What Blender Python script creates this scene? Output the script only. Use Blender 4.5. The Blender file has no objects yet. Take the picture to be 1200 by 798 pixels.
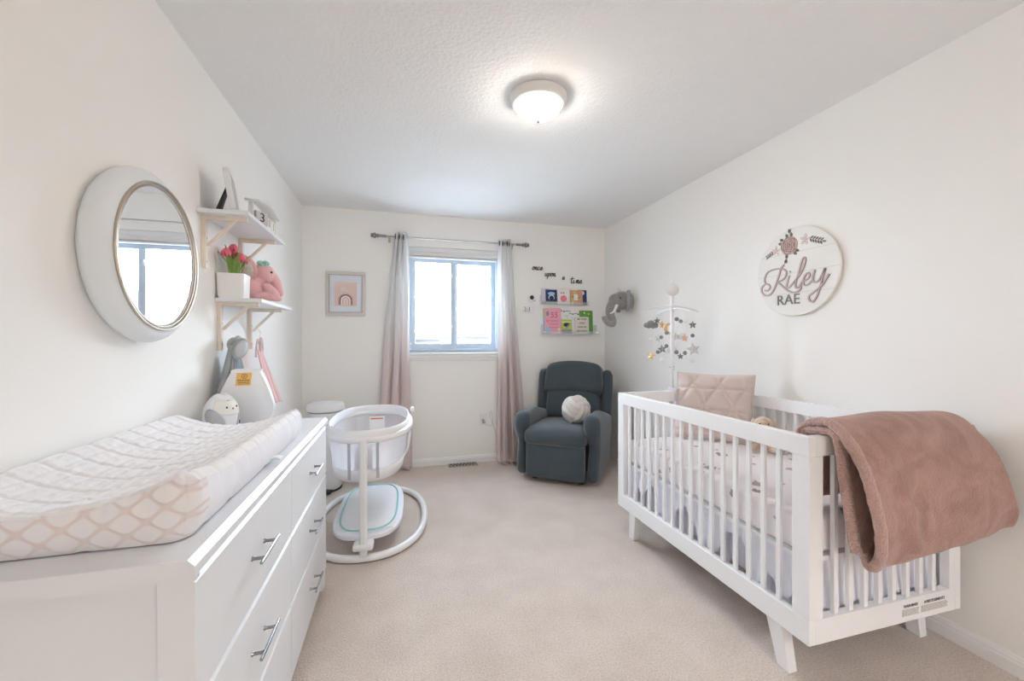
import bpy, bmesh, math, random
from mathutils import Vector, Matrix, Euler, noise
random.seed(7)
PI = math.pi
scn = bpy.context.scene
C = scn.collection
XL, XR, YB, YF, ZC = -0.846, 2.174, 4.065, -1.6, 2.44

# ------------------------------------------------------------------ materials
MATS = {}
def mat(name, col, rough=0.6, metal=0.0, var=0.03, vscale=12.0, bump=0.0, bscale=80.0, sheen=0.0,
        emit=None, estr=0.0, alpha=1.0, trans=0.0, ior=1.45, spec=0.5, subs=0.0, detail=3.0, bdist=0.004):
    if name in MATS: return MATS[name]
    m = bpy.data.materials.new(name); m.use_nodes = True
    nt = m.node_tree; b = nt.nodes['Principled BSDF']
    tc = nt.nodes.new('ShaderNodeTexCoord')
    nz = nt.nodes.new('ShaderNodeTexNoise'); nz.inputs['Scale'].default_value = vscale; nz.inputs['Detail'].default_value = 3
    nt.links.new(tc.outputs['Object'], nz.inputs['Vector'])
    mx = nt.nodes.new('ShaderNodeMix'); mx.data_type = 'RGBA'
    lo = [max(0, c * (1 - var)) for c in col]; hi = [min(1, c * (1 + var)) for c in col]
    mx.inputs[6].default_value = (*lo, 1); mx.inputs[7].default_value = (*hi, 1)
    nt.links.new(nz.outputs['Fac'], mx.inputs[0]); nt.links.new(mx.outputs[2], b.inputs['Base Color'])
    b.inputs['Roughness'].default_value = rough; b.inputs['Metallic'].default_value = metal
    b.inputs['IOR'].default_value = ior; b.inputs['Alpha'].default_value = alpha
    b.inputs['Transmission Weight'].default_value = trans
    b.inputs['Specular IOR Level'].default_value = spec
    if sheen:
        b.inputs['Sheen Weight'].default_value = sheen; b.inputs['Sheen Roughness'].default_value = 0.5
    if subs:
        b.inputs['Subsurface Weight'].default_value = subs; b.inputs['Subsurface Radius'].default_value = (.02, .02, .02)
    if emit:
        b.inputs['Emission Color'].default_value = (*emit, 1); b.inputs['Emission Strength'].default_value = estr
    if bump:
        n2 = nt.nodes.new('ShaderNodeTexNoise'); n2.inputs['Scale'].default_value = bscale; n2.inputs['Detail'].default_value = detail
        nt.links.new(tc.outputs['Object'], n2.inputs['Vector'])
        bp = nt.nodes.new('ShaderNodeBump'); bp.inputs['Strength'].default_value = bump; bp.inputs['Distance'].default_value = bdist
        nt.links.new(n2.outputs['Fac'], bp.inputs['Height']); nt.links.new(bp.outputs['Normal'], b.inputs['Normal'])
    MATS[name] = m
    return m

def nodes_of(m): return m.node_tree, m.node_tree.nodes['Principled BSDF']
def N(nt, t, **kw):
    n = nt.nodes.new(t)
    for k, v in kw.items(): setattr(n, k, v)
    return n
def math_node(nt, op, a, b=None, c=None):
    n = N(nt, 'ShaderNodeMath', operation=op)
    for i, x in enumerate((a, b, c)):
        if x is None: continue
        if isinstance(x, (int, float)): n.inputs[i].default_value = x
        else: nt.links.new(x, n.inputs[i])
    return n.outputs[0]
def mixc(nt, fac, a, b):
    n = N(nt, 'ShaderNodeMix'); n.data_type = 'RGBA'
    if isinstance(fac, (int, float)): n.inputs[0].default_value = fac
    else: nt.links.new(fac, n.inputs[0])
    for i, x in ((6, a), (7, b)):
        if isinstance(x, tuple): n.inputs[i].default_value = (*x, 1)
        else: nt.links.new(x, n.inputs[i])
    return n.outputs[2]

WALLC = (0.905, 0.888, 0.86)
m_wall = mat('wall_paint', WALLC, .85, var=.01, vscale=3, bump=.12, bscale=160, bdist=.001, spec=.2)
m_ceil = mat('ceiling_paint', (0.86, 0.855, 0.85), .9, var=.01, spec=.1)
nt, b = nodes_of(m_ceil)
tc = N(nt, 'ShaderNodeTexCoord'); vo = N(nt, 'ShaderNodeTexVoronoi'); vo.inputs['Scale'].default_value = 55
nt.links.new(tc.outputs['Object'], vo.inputs['Vector'])
nzz = N(nt, 'ShaderNodeTexNoise'); nzz.inputs['Scale'].default_value = 90; nt.links.new(tc.outputs['Object'], nzz.inputs['Vector'])
h = math_node(nt, 'MULTIPLY', vo.outputs['Distance'], nzz.outputs['Fac'])
sx = N(nt, 'ShaderNodeSeparateXYZ'); nt.links.new(tc.outputs['Object'], sx.inputs[0])
# smooth band round the edge of the stippled ceiling
ax = math_node(nt, 'ABSOLUTE', math_node(nt, 'SUBTRACT', sx.outputs[0], (XL + XR) / 2))
ix = math_node(nt, 'LESS_THAN', ax, (XR - XL) / 2 - .10)
iy = math_node(nt, 'LESS_THAN', sx.outputs[1], YB - .10)
h = math_node(nt, 'MULTIPLY', math_node(nt, 'MULTIPLY', h, ix), iy)
bp = N(nt, 'ShaderNodeBump'); bp.inputs['Strength'].default_value = .55; bp.inputs['Distance'].default_value = .006
nt.links.new(h, bp.inputs['Height']); nt.links.new(bp.outputs[0], b.inputs['Normal'])

m_carpet = mat('carpet_pile', (0.53, 0.44, 0.385), .97, spec=.1, sheen=.3)
nt, b = nodes_of(m_carpet)
tc = N(nt, 'ShaderNodeTexCoord')
n1 = N(nt, 'ShaderNodeTexNoise'); n1.inputs['Scale'].default_value = 150; n1.inputs['Detail'].default_value = 4
n2 = N(nt, 'ShaderNodeTexNoise'); n2.inputs['Scale'].default_value = 5; n2.inputs['Detail'].default_value = 5
for n in (n1, n2): nt.links.new(tc.outputs['Object'], n.inputs['Vector'])
f1 = math_node(nt, 'MULTIPLY_ADD', n1.outputs['Fac'], 2.2, -.6)
c1 = mixc(nt, f1, (0.50, 0.42, 0.36), (0.86, 0.745, 0.66))
f2 = math_node(nt, 'MULTIPLY_ADD', n2.outputs['Fac'], 2.4, -.75)
cm = mixc(nt, .28, c1, mixc(nt, f2, (0.54, 0.45, 0.39), (0.85, 0.735, 0.655)))
nt.links.new(cm, b.inputs['Base Color'])
bp = N(nt, 'ShaderNodeBump'); bp.inputs['Strength'].default_value = .8; bp.inputs['Distance'].default_value = .01
nt.links.new(math_node(nt, 'ADD', n1.outputs['Fac'], math_node(nt, 'MULTIPLY', n2.outputs['Fac'], .8)), bp.inputs['Height'])
nt.links.new(bp.outputs[0], b.inputs['Normal'])

m_white = mat('white_lacquer', (0.775, 0.785, 0.805), .32, var=.01)
m_crib = mat('white_painted_wood', (0.88, 0.88, 0.89), .38, var=.01)
m_trim = mat('white_trim', (0.86, 0.855, 0.85), .4, var=.01)
m_vinyl_flare = mat('window_vinyl_flare_tint', (0.55, 0.64, 0.74), .35, var=.01)  # blue flare of the backlit frame is put into the base colour
m_plastic = mat('white_plastic', (0.85, 0.85, 0.86), .3, var=.01)
m_cream = mat('cream_plastic', (0.84, 0.82, 0.76), .35, var=.01)
m_chrome = mat('brushed_steel', (0.33, 0.33, 0.34), .22, 1.0, var=.05)
m_nickel = mat('brushed_nickel', (0.5, 0.48, 0.46), .3, 1.0, var=.05)
m_black = mat('black_plastic', (0.02, 0.02, 0.022), .45)
m_darkgrey = mat('dark_rubber', (0.06, 0.06, 0.06), .7)
m_gold = mat('gold_rim', (0.52, 0.45, 0.37), .35, .85, var=.05)
m_mframe = mat('mirror_grey_paint', (0.78, 0.81, 0.83), .5, var=.01)
m_mirror = mat('mirror_glass', (0.95, 0.95, 0.95), .01, 1.0, var=0)
m_rawwood = mat('pale_wood', (0.78, 0.68, 0.58), .55, var=.06, vscale=30)
m_sheet = mat('white_cotton', (0.85, 0.85, 0.87), .85, var=.02, bump=.3, bscale=60, sheen=.2)
m_ruffle = mat('white_ruffle_cotton', (0.82, 0.83, 0.90), .85, var=.03, bump=.3, bscale=40, sheen=.2)
m_pink_plush = mat('pink_plush', (0.82, 0.48, 0.50), .95, var=.06, bump=.8, bscale=220, sheen=.6)
m_grey_plush = mat('grey_plush', (0.30, 0.285, 0.275), .95, var=.25, vscale=50, bump=.9, bscale=200, sheen=.6)
m_lgrey_plush = mat('light_grey_plush', (0.36, 0.38, 0.385), .95, var=.08, bump=.8, bscale=220, sheen=.5)
m_beige_plush = mat('beige_plush', (0.72, 0.56, 0.42), .95, var=.08, bump=.8, bscale=220, sheen=.5)
m_recl = mat('slate_microfibre', (0.052, 0.073, 0.088), .8, var=.18, vscale=6, bump=.25, bscale=300, sheen=.35)
m_knot = mat('cream_knit', (0.72, 0.67, 0.63), .9, var=.03, bump=.4, bscale=300, sheen=.3)
m_tealp = mat('teal_piping', (0.35, 0.66, 0.66), .6)
m_green = mat('tulip_leaf', (0.22, 0.36, 0.08), .5, var=.3, vscale=25)
m_tulip = mat('tulip_petal', (0.85, 0.16, 0.22), .5, var=.35, vscale=25)
m_ceramic = mat('white_ceramic', (0.84, 0.82, 0.80), .3, var=.01)
m_mint = mat('mint_ribbon', (0.38, 0.68, 0.58), .7)
m_paper = mat('paper_white', (0.86, 0.85, 0.84), .6, var=.01)
m_ink = mat('black_ink', (0.03, 0.03, 0.035), .6)
m_dred = mat('deep_red_ink', (0.55, 0.06, 0.12), .6)
m_greyc = mat('grey_card', (0.42, 0.41, 0.40), .6)
def smat(n, c, r=.6, **k): return mat(n, c, r, **k)

# acrylic: mostly see-through (built as thin clear plastic)
m_acryl = bpy.data.materials.new('clear_acrylic'); m_acryl.use_nodes = True
nt = m_acryl.node_tree; b = nt.nodes['Principled BSDF']
b.inputs['Base Color'].default_value = (.80, .86, .90, 1); b.inputs['Roughness'].default_value = .08; b.inputs['Alpha'].default_value = .22
m_glass = bpy.data.materials.new('window_glass'); m_glass.use_nodes = True
nt = m_glass.node_tree; b = nt.nodes['Principled BSDF']; out = nt.nodes['Material Output']
gl = N(nt, 'ShaderNodeBsdfGlossy'); gl.inputs['Roughness'].default_value = .02
tr = N(nt, 'ShaderNodeBsdfTransparent'); tr.inputs[0].default_value = (.97, .98, .99, 1)
fr = N(nt, 'ShaderNodeFresnel'); mxs = N(nt, 'ShaderNodeMixShader')
nt.links.new(math_node(nt, 'MULTIPLY', fr.outputs[0], .6), mxs.inputs[0]); nt.links.new(tr.outputs[0], mxs.inputs[1]); nt.links.new(gl.outputs[0], mxs.inputs[2])
nt.links.new(mxs.outputs[0], out.inputs[0])
# sheer bassinet mesh fabric
m_mesh = mat('sheer_mesh_fabric', (0.84, 0.84, 0.88), .8, var=.01, alpha=.55)
m_meshd = mat('grey_mesh_strap', (0.50, 0.50, 0.55), .8, var=.02)

# curtain: dyed from pale grey-white at the top to blush at the hem
m_curt = mat('ombre_curtain', (0.8, 0.7, 0.68), .85, sheen=.2)
nt, b = nodes_of(m_curt)
tc = N(nt, 'ShaderNodeTexCoord'); sx = N(nt, 'ShaderNodeSeparateXYZ'); nt.links.new(tc.outputs['Object'], sx.inputs[0])
mr = N(nt, 'ShaderNodeMapRange', interpolation_type='SMOOTHSTEP'); mr.inputs[1].default_value = .7; mr.inputs[2].default_value = 1.75
nt.links.new(sx.outputs[2], mr.inputs[0])
nt.links.new(mixc(nt, mr.outputs[0], (0.84, 0.73, 0.71), (0.90, 0.91, 0.91)), b.inputs['Base Color'])
trn = N(nt, 'ShaderNodeBsdfTranslucent'); trn.inputs[0].default_value = (.88, .84, .83, 1)
ms = N(nt, 'ShaderNodeMixShader'); ms.inputs[0].default_value = .30
nt.links.new(b.outputs[0], ms.inputs[1]); nt.links.new(trn.outputs[0], ms.inputs[2]); nt.links.new(ms.outputs[0], nt.nodes['Material Output'].inputs[0])

# changing pad cover: woven trellis in faint pink
def trellis(name, base, line, sc, axes, w=.11, soft=.05):
    m = mat(name, base, .85, sheen=.2); nt, b = nodes_of(m)
    tc = N(nt, 'ShaderNodeTexCoord'); sx = N(nt, 'ShaderNodeSeparateXYZ'); nt.links.new(tc.outputs['Object'], sx.inputs[0])
    u = math_node(nt, 'MULTIPLY', sx.outputs[axes[0]], sc); v = math_node(nt, 'MULTIPLY', sx.outputs[axes[1]], sc * 1.25)
    cu = math_node(nt, 'COSINE', math_node(nt, 'MULTIPLY', u, 2 * PI)); cv = math_node(nt, 'COSINE', math_node(nt, 'MULTIPLY', v, 2 * PI))
    s = math_node(nt, 'ABSOLUTE', math_node(nt, 'ADD', cu, cv))
    mr = N(nt, 'ShaderNodeMapRange'); mr.inputs[1].default_value = w + soft * 4; mr.inputs[2].default_value = w; nt.links.new(s, mr.inputs[0])
    nt.links.new(mixc(nt, mr.outputs[0], base, line), b.inputs['Base Color'])
    bp = N(nt, 'ShaderNodeBump'); bp.inputs['Strength'].default_value = .5; bp.inputs['Distance'].default_value = .004; bp.invert = True
    nt.links.new(mr.outputs[0], bp.inputs['Height']); nt.links.new(bp.outputs[0], b.inputs['Normal'])
    return m
m_padend = trellis('pad_trellis_cotton', (0.86, 0.84, 0.85), (0.80, 0.715, 0.705), 16, (0, 2), w=.12, soft=.12)
m_pad = mat('pad_quilted_cotton', (0.87, 0.85, 0.86), .85, var=.02, bump=.35, bscale=120, sheen=.2)
m_padside = mat('pad_smooth_cotton', (0.85, 0.85, 0.90), .8, var=.02, bump=.2, bscale=40)

# floral crib sheet
m_floral = mat('floral_sheet', (0.86, 0.83, 0.84), .85, sheen=.2); nt, b = nodes_of(m_floral)
tc = N(nt, 'ShaderNodeTexCoord')
mp = N(nt, 'ShaderNodeMapping'); nt.links.new(tc.outputs['Object'], mp.inputs[0])
wn = N(nt, 'ShaderNodeTexNoise'); wn.inputs['Scale'].default_value = 26; nt.links.new(tc.outputs['Object'], wn.inputs['Vector'])
wadd = N(nt, 'ShaderNodeMix'); wadd.data_type = 'RGBA'; wadd.blend_type = 'LINEAR_LIGHT'; wadd.inputs[0].default_value = .035
nt.links.new(mp.outputs[0], wadd.inputs[6]); nt.links.new(wn.outputs['Color'], wadd.inputs[7])
v1 = N(nt, 'ShaderNodeTexVoronoi'); v1.inputs['Scale'].default_value = 8.5; nt.links.new(wadd.outputs[2], v1.inputs['Vector'])
v2 = N(nt, 'ShaderNodeTexVoronoi'); v2.inputs['Scale'].default_value = 13; v2.feature = 'F1'; nt.links.new(wadd.outputs[2], v2.inputs['Vector'])
d1 = math_node(nt, 'LESS_THAN', v1.outputs['Distance'], .24)
d2 = math_node(nt, 'MULTIPLY', math_node(nt, 'LESS_THAN', v2.outputs['Distance'], .13), .8)
sc1 = N(nt, 'ShaderNodeSeparateColor'); nt.links.new(v1.outputs['Color'], sc1.inputs[0])
keep = math_node(nt, 'GREATER_THAN', sc1.outputs[0], .3)
cc = mixc(nt, sc1.outputs[1], (0.70, 0.50, 0.50), (0.30, 0.26, 0.28))
col = mixc(nt, math_node(nt, 'MULTIPLY', d1, keep), (0.87, 0.84, 0.85), cc)
col = mixc(nt, math_node(nt, 'MULTIPLY', d2, math_node(nt, 'LESS_THAN', sc1.outputs[2], .35)), col, (0.35, 0.33, 0.34))
nt.links.new(col, b.inputs['Base Color'])

m_quilt = mat('dusty_pink_velvet', (0.68, 0.57, 0.54), .85, var=.05, bump=.3, bscale=200, sheen=.6)
m_blanket = mat('rose_plush_blanket', (0.43, 0.245, 0.205), .9, sheen=.25); nt, b = nodes_of(m_blanket)
tc = N(nt, 'ShaderNodeTexCoord')
na = N(nt, 'ShaderNodeTexNoise'); na.inputs['Scale'].default_value = 8; na.inputs['Detail'].default_value = 7; na.inputs['Distortion'].default_value = 1.2
nb = N(nt, 'ShaderNodeTexNoise'); nb.inputs['Scale'].default_value = 150; nb.inputs['Detail'].default_value = 3
for n in (na, nb): nt.links.new(tc.outputs['Object'], n.inputs['Vector'])
fa = math_node(nt, 'MULTIPLY_ADD', na.outputs['Fac'], 3.0, -1.05); fa.node.use_clamp = True
nt.links.new(mixc(nt, math_node(nt, 'MULTIPLY_ADD', nb.outputs['Fac'], .5, -.08), mixc(nt, fa, (0.355, 0.195, 0.16), (0.52, 0.315, 0.27)), (0.50, 0.31, 0.265)), b.inputs['Base Color'])
bp = N(nt, 'ShaderNodeBump'); bp.inputs['Strength'].default_value = .8; bp.inputs['Distance'].default_value = .008
nt.links.new(math_node(nt, 'ADD', nb.outputs['Fac'], math_node(nt, 'MULTIPLY', na.outputs['Fac'], 2.0)), bp.inputs['Height']); nt.links.new(bp.outputs[0], b.inputs['Normal'])
m_sherpa = mat('rose_sherpa', (0.52, 0.33, 0.29), .95, var=.22, vscale=120, bump=1.0, bscale=130, sheen=.5, bdist=.01)
m_shade = mat('lamp_glass', (0.95, 0.93, 0.9), .3, var=0, emit=(1.0, 0.925, 0.82), estr=32.0)
m_lampmetal = mat('lamp_rim_white', (0.78, 0.76, 0.73), .4, var=.01)

# ------------------------------------------------------------------ geometry builder
def catmull(pts, n=8, closed=False):
    P = [Vector(p) for p in pts]; out = []
    L = len(P); rng = range(L) if closed else range(L - 1)
    for i in rng:
        if closed: p0, p1, p2, p3 = P[(i - 1) % L], P[i], P[(i + 1) % L], P[(i + 2) % L]
        else: p0, p1, p2, p3 = P[max(i - 1, 0)], P[i], P[i + 1], P[min(i + 2, L - 1)]
        for k in range(n):
            t = k / n
            out.append(.5 * ((2 * p1) + (-p0 + p2) * t + (2 * p0 - 5 * p1 + 4 * p2 - p3) * t * t + (-p0 + 3 * p1 - 3 * p2 + p3) * t ** 3))
    if not closed: out.append(P[-1])
    return out

class MB:
    def __init__(s, M=None): s.bm = bmesh.new(); s.M = M or Matrix.Identity(4)
    def v(s, co): return s.bm.verts.new(s.M @ Vector(co))
    def f(s, vs):
        try: return s.bm.faces.new(vs)
        except ValueError: return None
    def box(s, x0, x1, y0, y1, z0, z1, M=None):
        M = M or Matrix.Identity(4)
        V = [s.v(M @ Vector(p)) for p in ((x0, y0, z0), (x1, y0, z0), (x1, y1, z0), (x0, y1, z0), (x0, y0, z1), (x1, y0, z1), (x1, y1, z1), (x0, y1, z1))]
        for q in ((0, 3, 2, 1), (4, 5, 6, 7), (0, 1, 5, 4), (1, 2, 6, 5), (2, 3, 7, 6), (3, 0, 4, 7)): s.f([V[i] for i in q])
        return s
    def cbox(s, c, d, rot=(0, 0, 0)):
        M = Matrix.Translation(c) @ Euler(rot).to_matrix().to_4x4()
        return s.box(-d[0] / 2, d[0] / 2, -d[1] / 2, d[1] / 2, -d[2] / 2, d[2] / 2, M)
    def prism(s, pts, z0, z1, M=None):      # polygon in local xy, height z
        M = M or Matrix.Identity(4)
        A = [s.v(M @ Vector((p[0], p[1], z0))) for p in pts]; B = [s.v(M @ Vector((p[0], p[1], z1))) for p in pts]
        s.f(A[::-1]); s.f(B); n = len(pts)
        for i in range(n): s.f([A[i], A[(i + 1) % n], B[(i + 1) % n], B[i]])
        return s
    def rings(s, rings, close=True, cap0=True, cap1=True):
        R = [[s.v(p) for p in r] for r in rings]
        for a, b2 in zip(R, R[1:]):
            n = len(a)
            for i in range(n if close else n - 1): s.f([a[i], a[(i + 1) % n], b2[(i + 1) % n], b2[i]])
        if cap0: s.f(R[0][::-1])
        if cap1: s.f(R[-1])
        return s
    def lathe(s, prof, n=40, M=None, cap0=True, cap1=True):     # prof: (r, z)
        M = M or Matrix.Identity(4)
        return s.rings([[M @ Vector((r * math.cos(2 * PI * i / n), r * math.sin(2 * PI * i / n), z)) for i in range(n)] for r, z in prof], True, cap0, cap1)
    def tube(s, pts, r, n=10, closed=False, sy=1.0, up=None):
        P = [Vector(p) for p in pts]; L = len(P)
        rr = r if isinstance(r, (list, tuple)) else [r] * L
        rings = []; prev = None
        for i in range(L):
            if closed: t = P[(i + 1) % L] - P[i - 1]
            else: t = P[min(i + 1, L - 1)] - P[max(i - 1, 0)]
            if t.length < 1e-9: t = Vector((0, 0, 1))
            t.normalize()
            if up is not None: a = Vector(up).cross(t)
            elif prev is None:
                a = Vector((0, 0, 1)).cross(t)
                if a.length < .2: a = Vector((1, 0, 0)).cross(t)
            else: a = prev - t * prev.dot(t)
            a.normalize(); prev = a; b2 = t.cross(a)
            rings.append([P[i] + (a * math.cos(2 * PI * k / n) + b2 * math.sin(2 * PI * k / n) * sy) * rr[i] for k in range(n)])
        if closed: rings.append(rings[0]); s.rings(rings, True, False, False); bmesh.ops.remove_doubles(s.bm, verts=s.bm.verts[:], dist=1e-6)
        else: s.rings(rings)
        return s
    def ball(s, c, r, n=16, m=10, rot=(0, 0, 0)):
        rx, ry, rz = r if isinstance(r, (tuple, list)) else (r, r, r)
        M = Matrix.Translation(c) @ Euler(rot).to_matrix().to_4x4()
        rings = []
        for j in range(1, m):
            a = PI * j / m
            rings.append([M @ Vector((rx * math.sin(a) * math.cos(2 * PI * i / n), ry * math.sin(a) * math.sin(2 * PI * i / n), -rz * math.cos(a))) for i in range(n)])
        R = [[s.v(p) for p in r2] for r2 in rings]
        for a, b2 in zip(R, R[1:]):
            for i in range(n): s.f([a[i], a[(i + 1) % n], b2[(i + 1) % n], b2[i]])
        bot = s.v(M @ Vector((0, 0, -rz))); top = s.v(M @ Vector((0, 0, rz)))
        for i in range(n): s.f([bot, R[0][(i + 1) % n], R[0][i]]); s.f([top, R[-1][i], R[-1][(i + 1) % n]])
        return s
    def grid(s, fn, nu, nv, cu=False, cv=False):
        G = [[s.v(fn(i / nu, j / nv)) for j in range(nv + (0 if cv else 1))] for i in range(nu + (0 if cu else 1))]
        a = len(G); b2 = len(G[0])
        for i in range(nu):
            for j in range(nv): s.f([G[i][j], G[(i + 1) % a][j], G[(i + 1) % a][(j + 1) % b2], G[i][(j + 1) % b2]])
        return s
    def cushion(s, c, d, r=.04, puff=(0, 0, 0), n=12, rot=(0, 0, 0), fn=None):
        hx, hy, hz = d[0] / 2, d[1] / 2, d[2] / 2; H = (hx, hy, hz)
        M = Matrix.Translation(c) @ Euler(rot).to_matrix().to_4x4()
        tmp = bmesh.new(); bmesh.ops.create_grid(tmp, x_segments=n, y_segments=n, size=1)
        base = [tuple(v.co[:2]) for v in tmp.verts]; fc = [[v.index for v in f.verts] for f in tmp.faces]; tmp.free()
        for ax in range(3):
            for sg in (-1, 1):
                o = [(ax + 1) % 3, (ax + 2) % 3]; V = []
                for (u, w) in base:
                    p = [0, 0, 0]; p[ax] = sg; p[o[0]] = math.sin(u * PI / 2) * .15 + u * .85; p[o[1]] = math.sin(w * PI / 2) * .15 + w * .85
                    q = [p[k] * H[k] for k in range(3)]
                    inn = [max(-(H[k] - r), min(H[k] - r, q[k])) for k in range(3)]
                    dv = Vector(q) - Vector(inn)
                    # use the direction only
                    if dv.length > 1e-9: dv = dv.normalized() * r
                    q = Vector(inn) + dv
                    e = 1
                    w2 = (1 - p[o[0]] ** 2) * (1 - p[o[1]] ** 2)
                    q[ax] += sg * puff[ax] * w2
                    if fn: q = fn(q)
                    V.append(s.v(M @ q))
                for f in fc:
                    vs = [V[i] for i in f]
                    s.f(vs if sg > 0 else vs[::-1])
        bmesh.ops.remove_doubles(s.bm, verts=s.bm.verts[:], dist=1e-5)
        return s
    def build(s, name, m, parent=None, smooth=True, bevel=0.0, sub=0, solid=0.0, seg=2, angle=40, kind=None):
        bmesh.ops.recalc_face_normals(s.bm, faces=s.bm.faces[:])
        me = bpy.data.meshes.new(name); s.bm.to_mesh(me); s.bm.free()
        me.materials.append(m)
        o = bpy.data.objects.new(name, me); C.objects.link(o)
        if smooth:
            for p in me.polygons: p.use_smooth = True
            if not sub and not bevel:
                me.set_sharp_from_angle(angle=math.radians(angle))
        if bevel:
            for p in me.polygons: p.use_smooth = True
            md = o.modifiers.new('edge', 'BEVEL'); md.width = bevel; md.segments = seg; md.limit_method = 'ANGLE'; md.angle_limit = .6; md.harden_normals = True
        if sub:
            md = o.modifiers.new('sub', 'SUBSURF'); md.levels = sub; md.render_levels = sub
        if solid:
            md = o.modifiers.new('thick', 'SOLIDIFY'); md.thickness = solid; md.offset = 0
        if parent: o.parent = parent
        if kind: o['kind'] = kind
        return o

def tag(o, label, cat, group=None):
    o['label'] = label; o['category'] = cat
    if group: o['group'] = group
    return o
def thing(name, label, cat, loc=(0, 0, 0), rz=0.0, group=None):
    o = bpy.data.objects.new(name, None); o.empty_display_size = .05
    C.objects.link(o); o.location = loc; o.rotation_euler = (0, 0, rz)
    return tag(o, label, cat, group)
def copy_thing(root, loc=None, rz=None, label=None):
    r = root.copy(); C.objects.link(r)
    if loc is not None: r.location = loc
    if rz is not None: r.rotation_euler = (0, 0, rz)
    if label: r['label'] = label
    for ch in list(root.children):
        c = ch.copy(); C.objects.link(c); c.parent = r
        for g in list(ch.children):
            d = g.copy(); C.objects.link(d); d.parent = c
    return r
def struct(o): o['kind'] = 'structure'; return o
def frame_matrix(origin, right, up):
    r = Vector(right).normalized(); u = Vector(up).normalized(); n = r.cross(u)
    M = Matrix((r, u, n)).transposed().to_4x4(); M.translation = Vector(origin)
    return M
def text_mesh(name, txt, size, M, m, parent, ext=.0008, shear=0, offset=0, align='CENTER', space=1.0):
    cu = bpy.data.curves.new(name + '_c', 'FONT'); cu.body = txt; cu.size = size; cu.extrude = ext; cu.shear = shear; cu.offset = offset
    cu.align_x = align; cu.align_y = 'CENTER'; cu.space_character = space; cu.resolution_u = 3
    tmp = bpy.data.objects.new('tmp_text', cu); C.objects.link(tmp)
    dg = bpy.context.evaluated_depsgraph_get(); ev = tmp.evaluated_get(dg)
    me = bpy.data.meshes.new_from_object(ev); bpy.data.objects.remove(tmp); bpy.data.curves.remove(cu)
    me.transform(M); me.materials.clear(); me.materials.append(m); me.name = name
    o = bpy.data.objects.new(name, me); C.objects.link(o)
    if parent: o.parent = parent
    return o
def T(x, y, z): return Matrix.Translation((x, y, z))

# ------------------------------------------------------------------ room shell
WX0, WX1, WZ0, WZ1 = .075, .985, 1.10, 2.13        # window opening
struct(MB().box(XL - .1, XR + .1, YF - .1, YB + .16, -.1, 0).build('floor', m_carpet, smooth=False))
struct(MB().box(XL - .1, XR + .1, YF - .1, YB + .16, ZC, ZC + .1).build('ceiling', m_ceil, smooth=False))
struct(MB().box(XL - .1, XL, YF - .1, YB + .16, 0, ZC).build('wall_left', m_wall, smooth=False))
struct(MB().box(XR, XR + .1, YF - .1, YB + .16, 0, ZC).build('wall_right', m_wall, smooth=False))
w = MB(); w.box(XL, WX0, YB, YB + .16, 0, ZC); w.box(WX1, XR, YB, YB + .16, 0, ZC)
w.box(WX0, WX1, YB, YB + .16, 0, WZ0); w.box(WX0, WX1, YB, YB + .16, WZ1, ZC)
struct(w.build('wall_back', m_wall, smooth=False))
# wall behind the camera
DX0, DX1, DZ = .55, 1.55, 2.05  # doorway opening added to let fill light into the room
w = MB(); w.box(XL, DX0, YF - .1, YF, 0, ZC); w.box(DX1, XR, YF - .1, YF, 0, ZC); w.box(DX0, DX1, YF - .1, YF, DZ, ZC)
struct(w.build('wall_front', m_wall, smooth=False))
# unseen landing, added to send fill light in through the doorway
HY = YF - 1.5
struct(MB().box(XL - .1, XR + .1, HY - .1, YF - .1, -.1, 0).build('floor_added_landing', m_carpet, smooth=False))
struct(MB().box(XL - .1, XR + .1, HY - .1, YF - .1, ZC, ZC + .1).build('ceiling_added_landing', m_wall, smooth=False))
w = MB(); w.box(XL - .1, XR + .1, HY - .1, HY, 0, ZC); w.box(XL - .1, XL, HY, YF - .1, 0, ZC); w.box(XR, XR + .1, HY, YF - .1, 0, ZC)
struct(w.build('wall_added_landing', m_wall, smooth=False))
def baseboard(name, p0, p1, nrm):
    d = (Vector(p1) - Vector(p0)); L = d.length; d.normalize(); n = Vector(nrm)
    prof = [(0, 0), (.014, 0), (.014, .045), (.011, .05), (.011, .056), (.007, .064), (.005, .07), (0, .072)]
    mb = MB(); R = []
    for k in (0, L): R.append([Vector(p0) + d * k + n * a + Vector((0, 0, z)) for a, z in prof])
    mb.rings(R); struct(mb.build(name, m_trim, smooth=False))
baseboard('baseboard_back', (XL, YB, 0), (XR, YB, 0), (0, -1, 0))
baseboard('baseboard_right', (XR, YF, 0), (XR, YB - .014, 0), (-1, 0, 0))
baseboard('baseboard_left', (XL, YF, 0), (XL, YB - .014, 0), (1, 0, 0))

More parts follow.
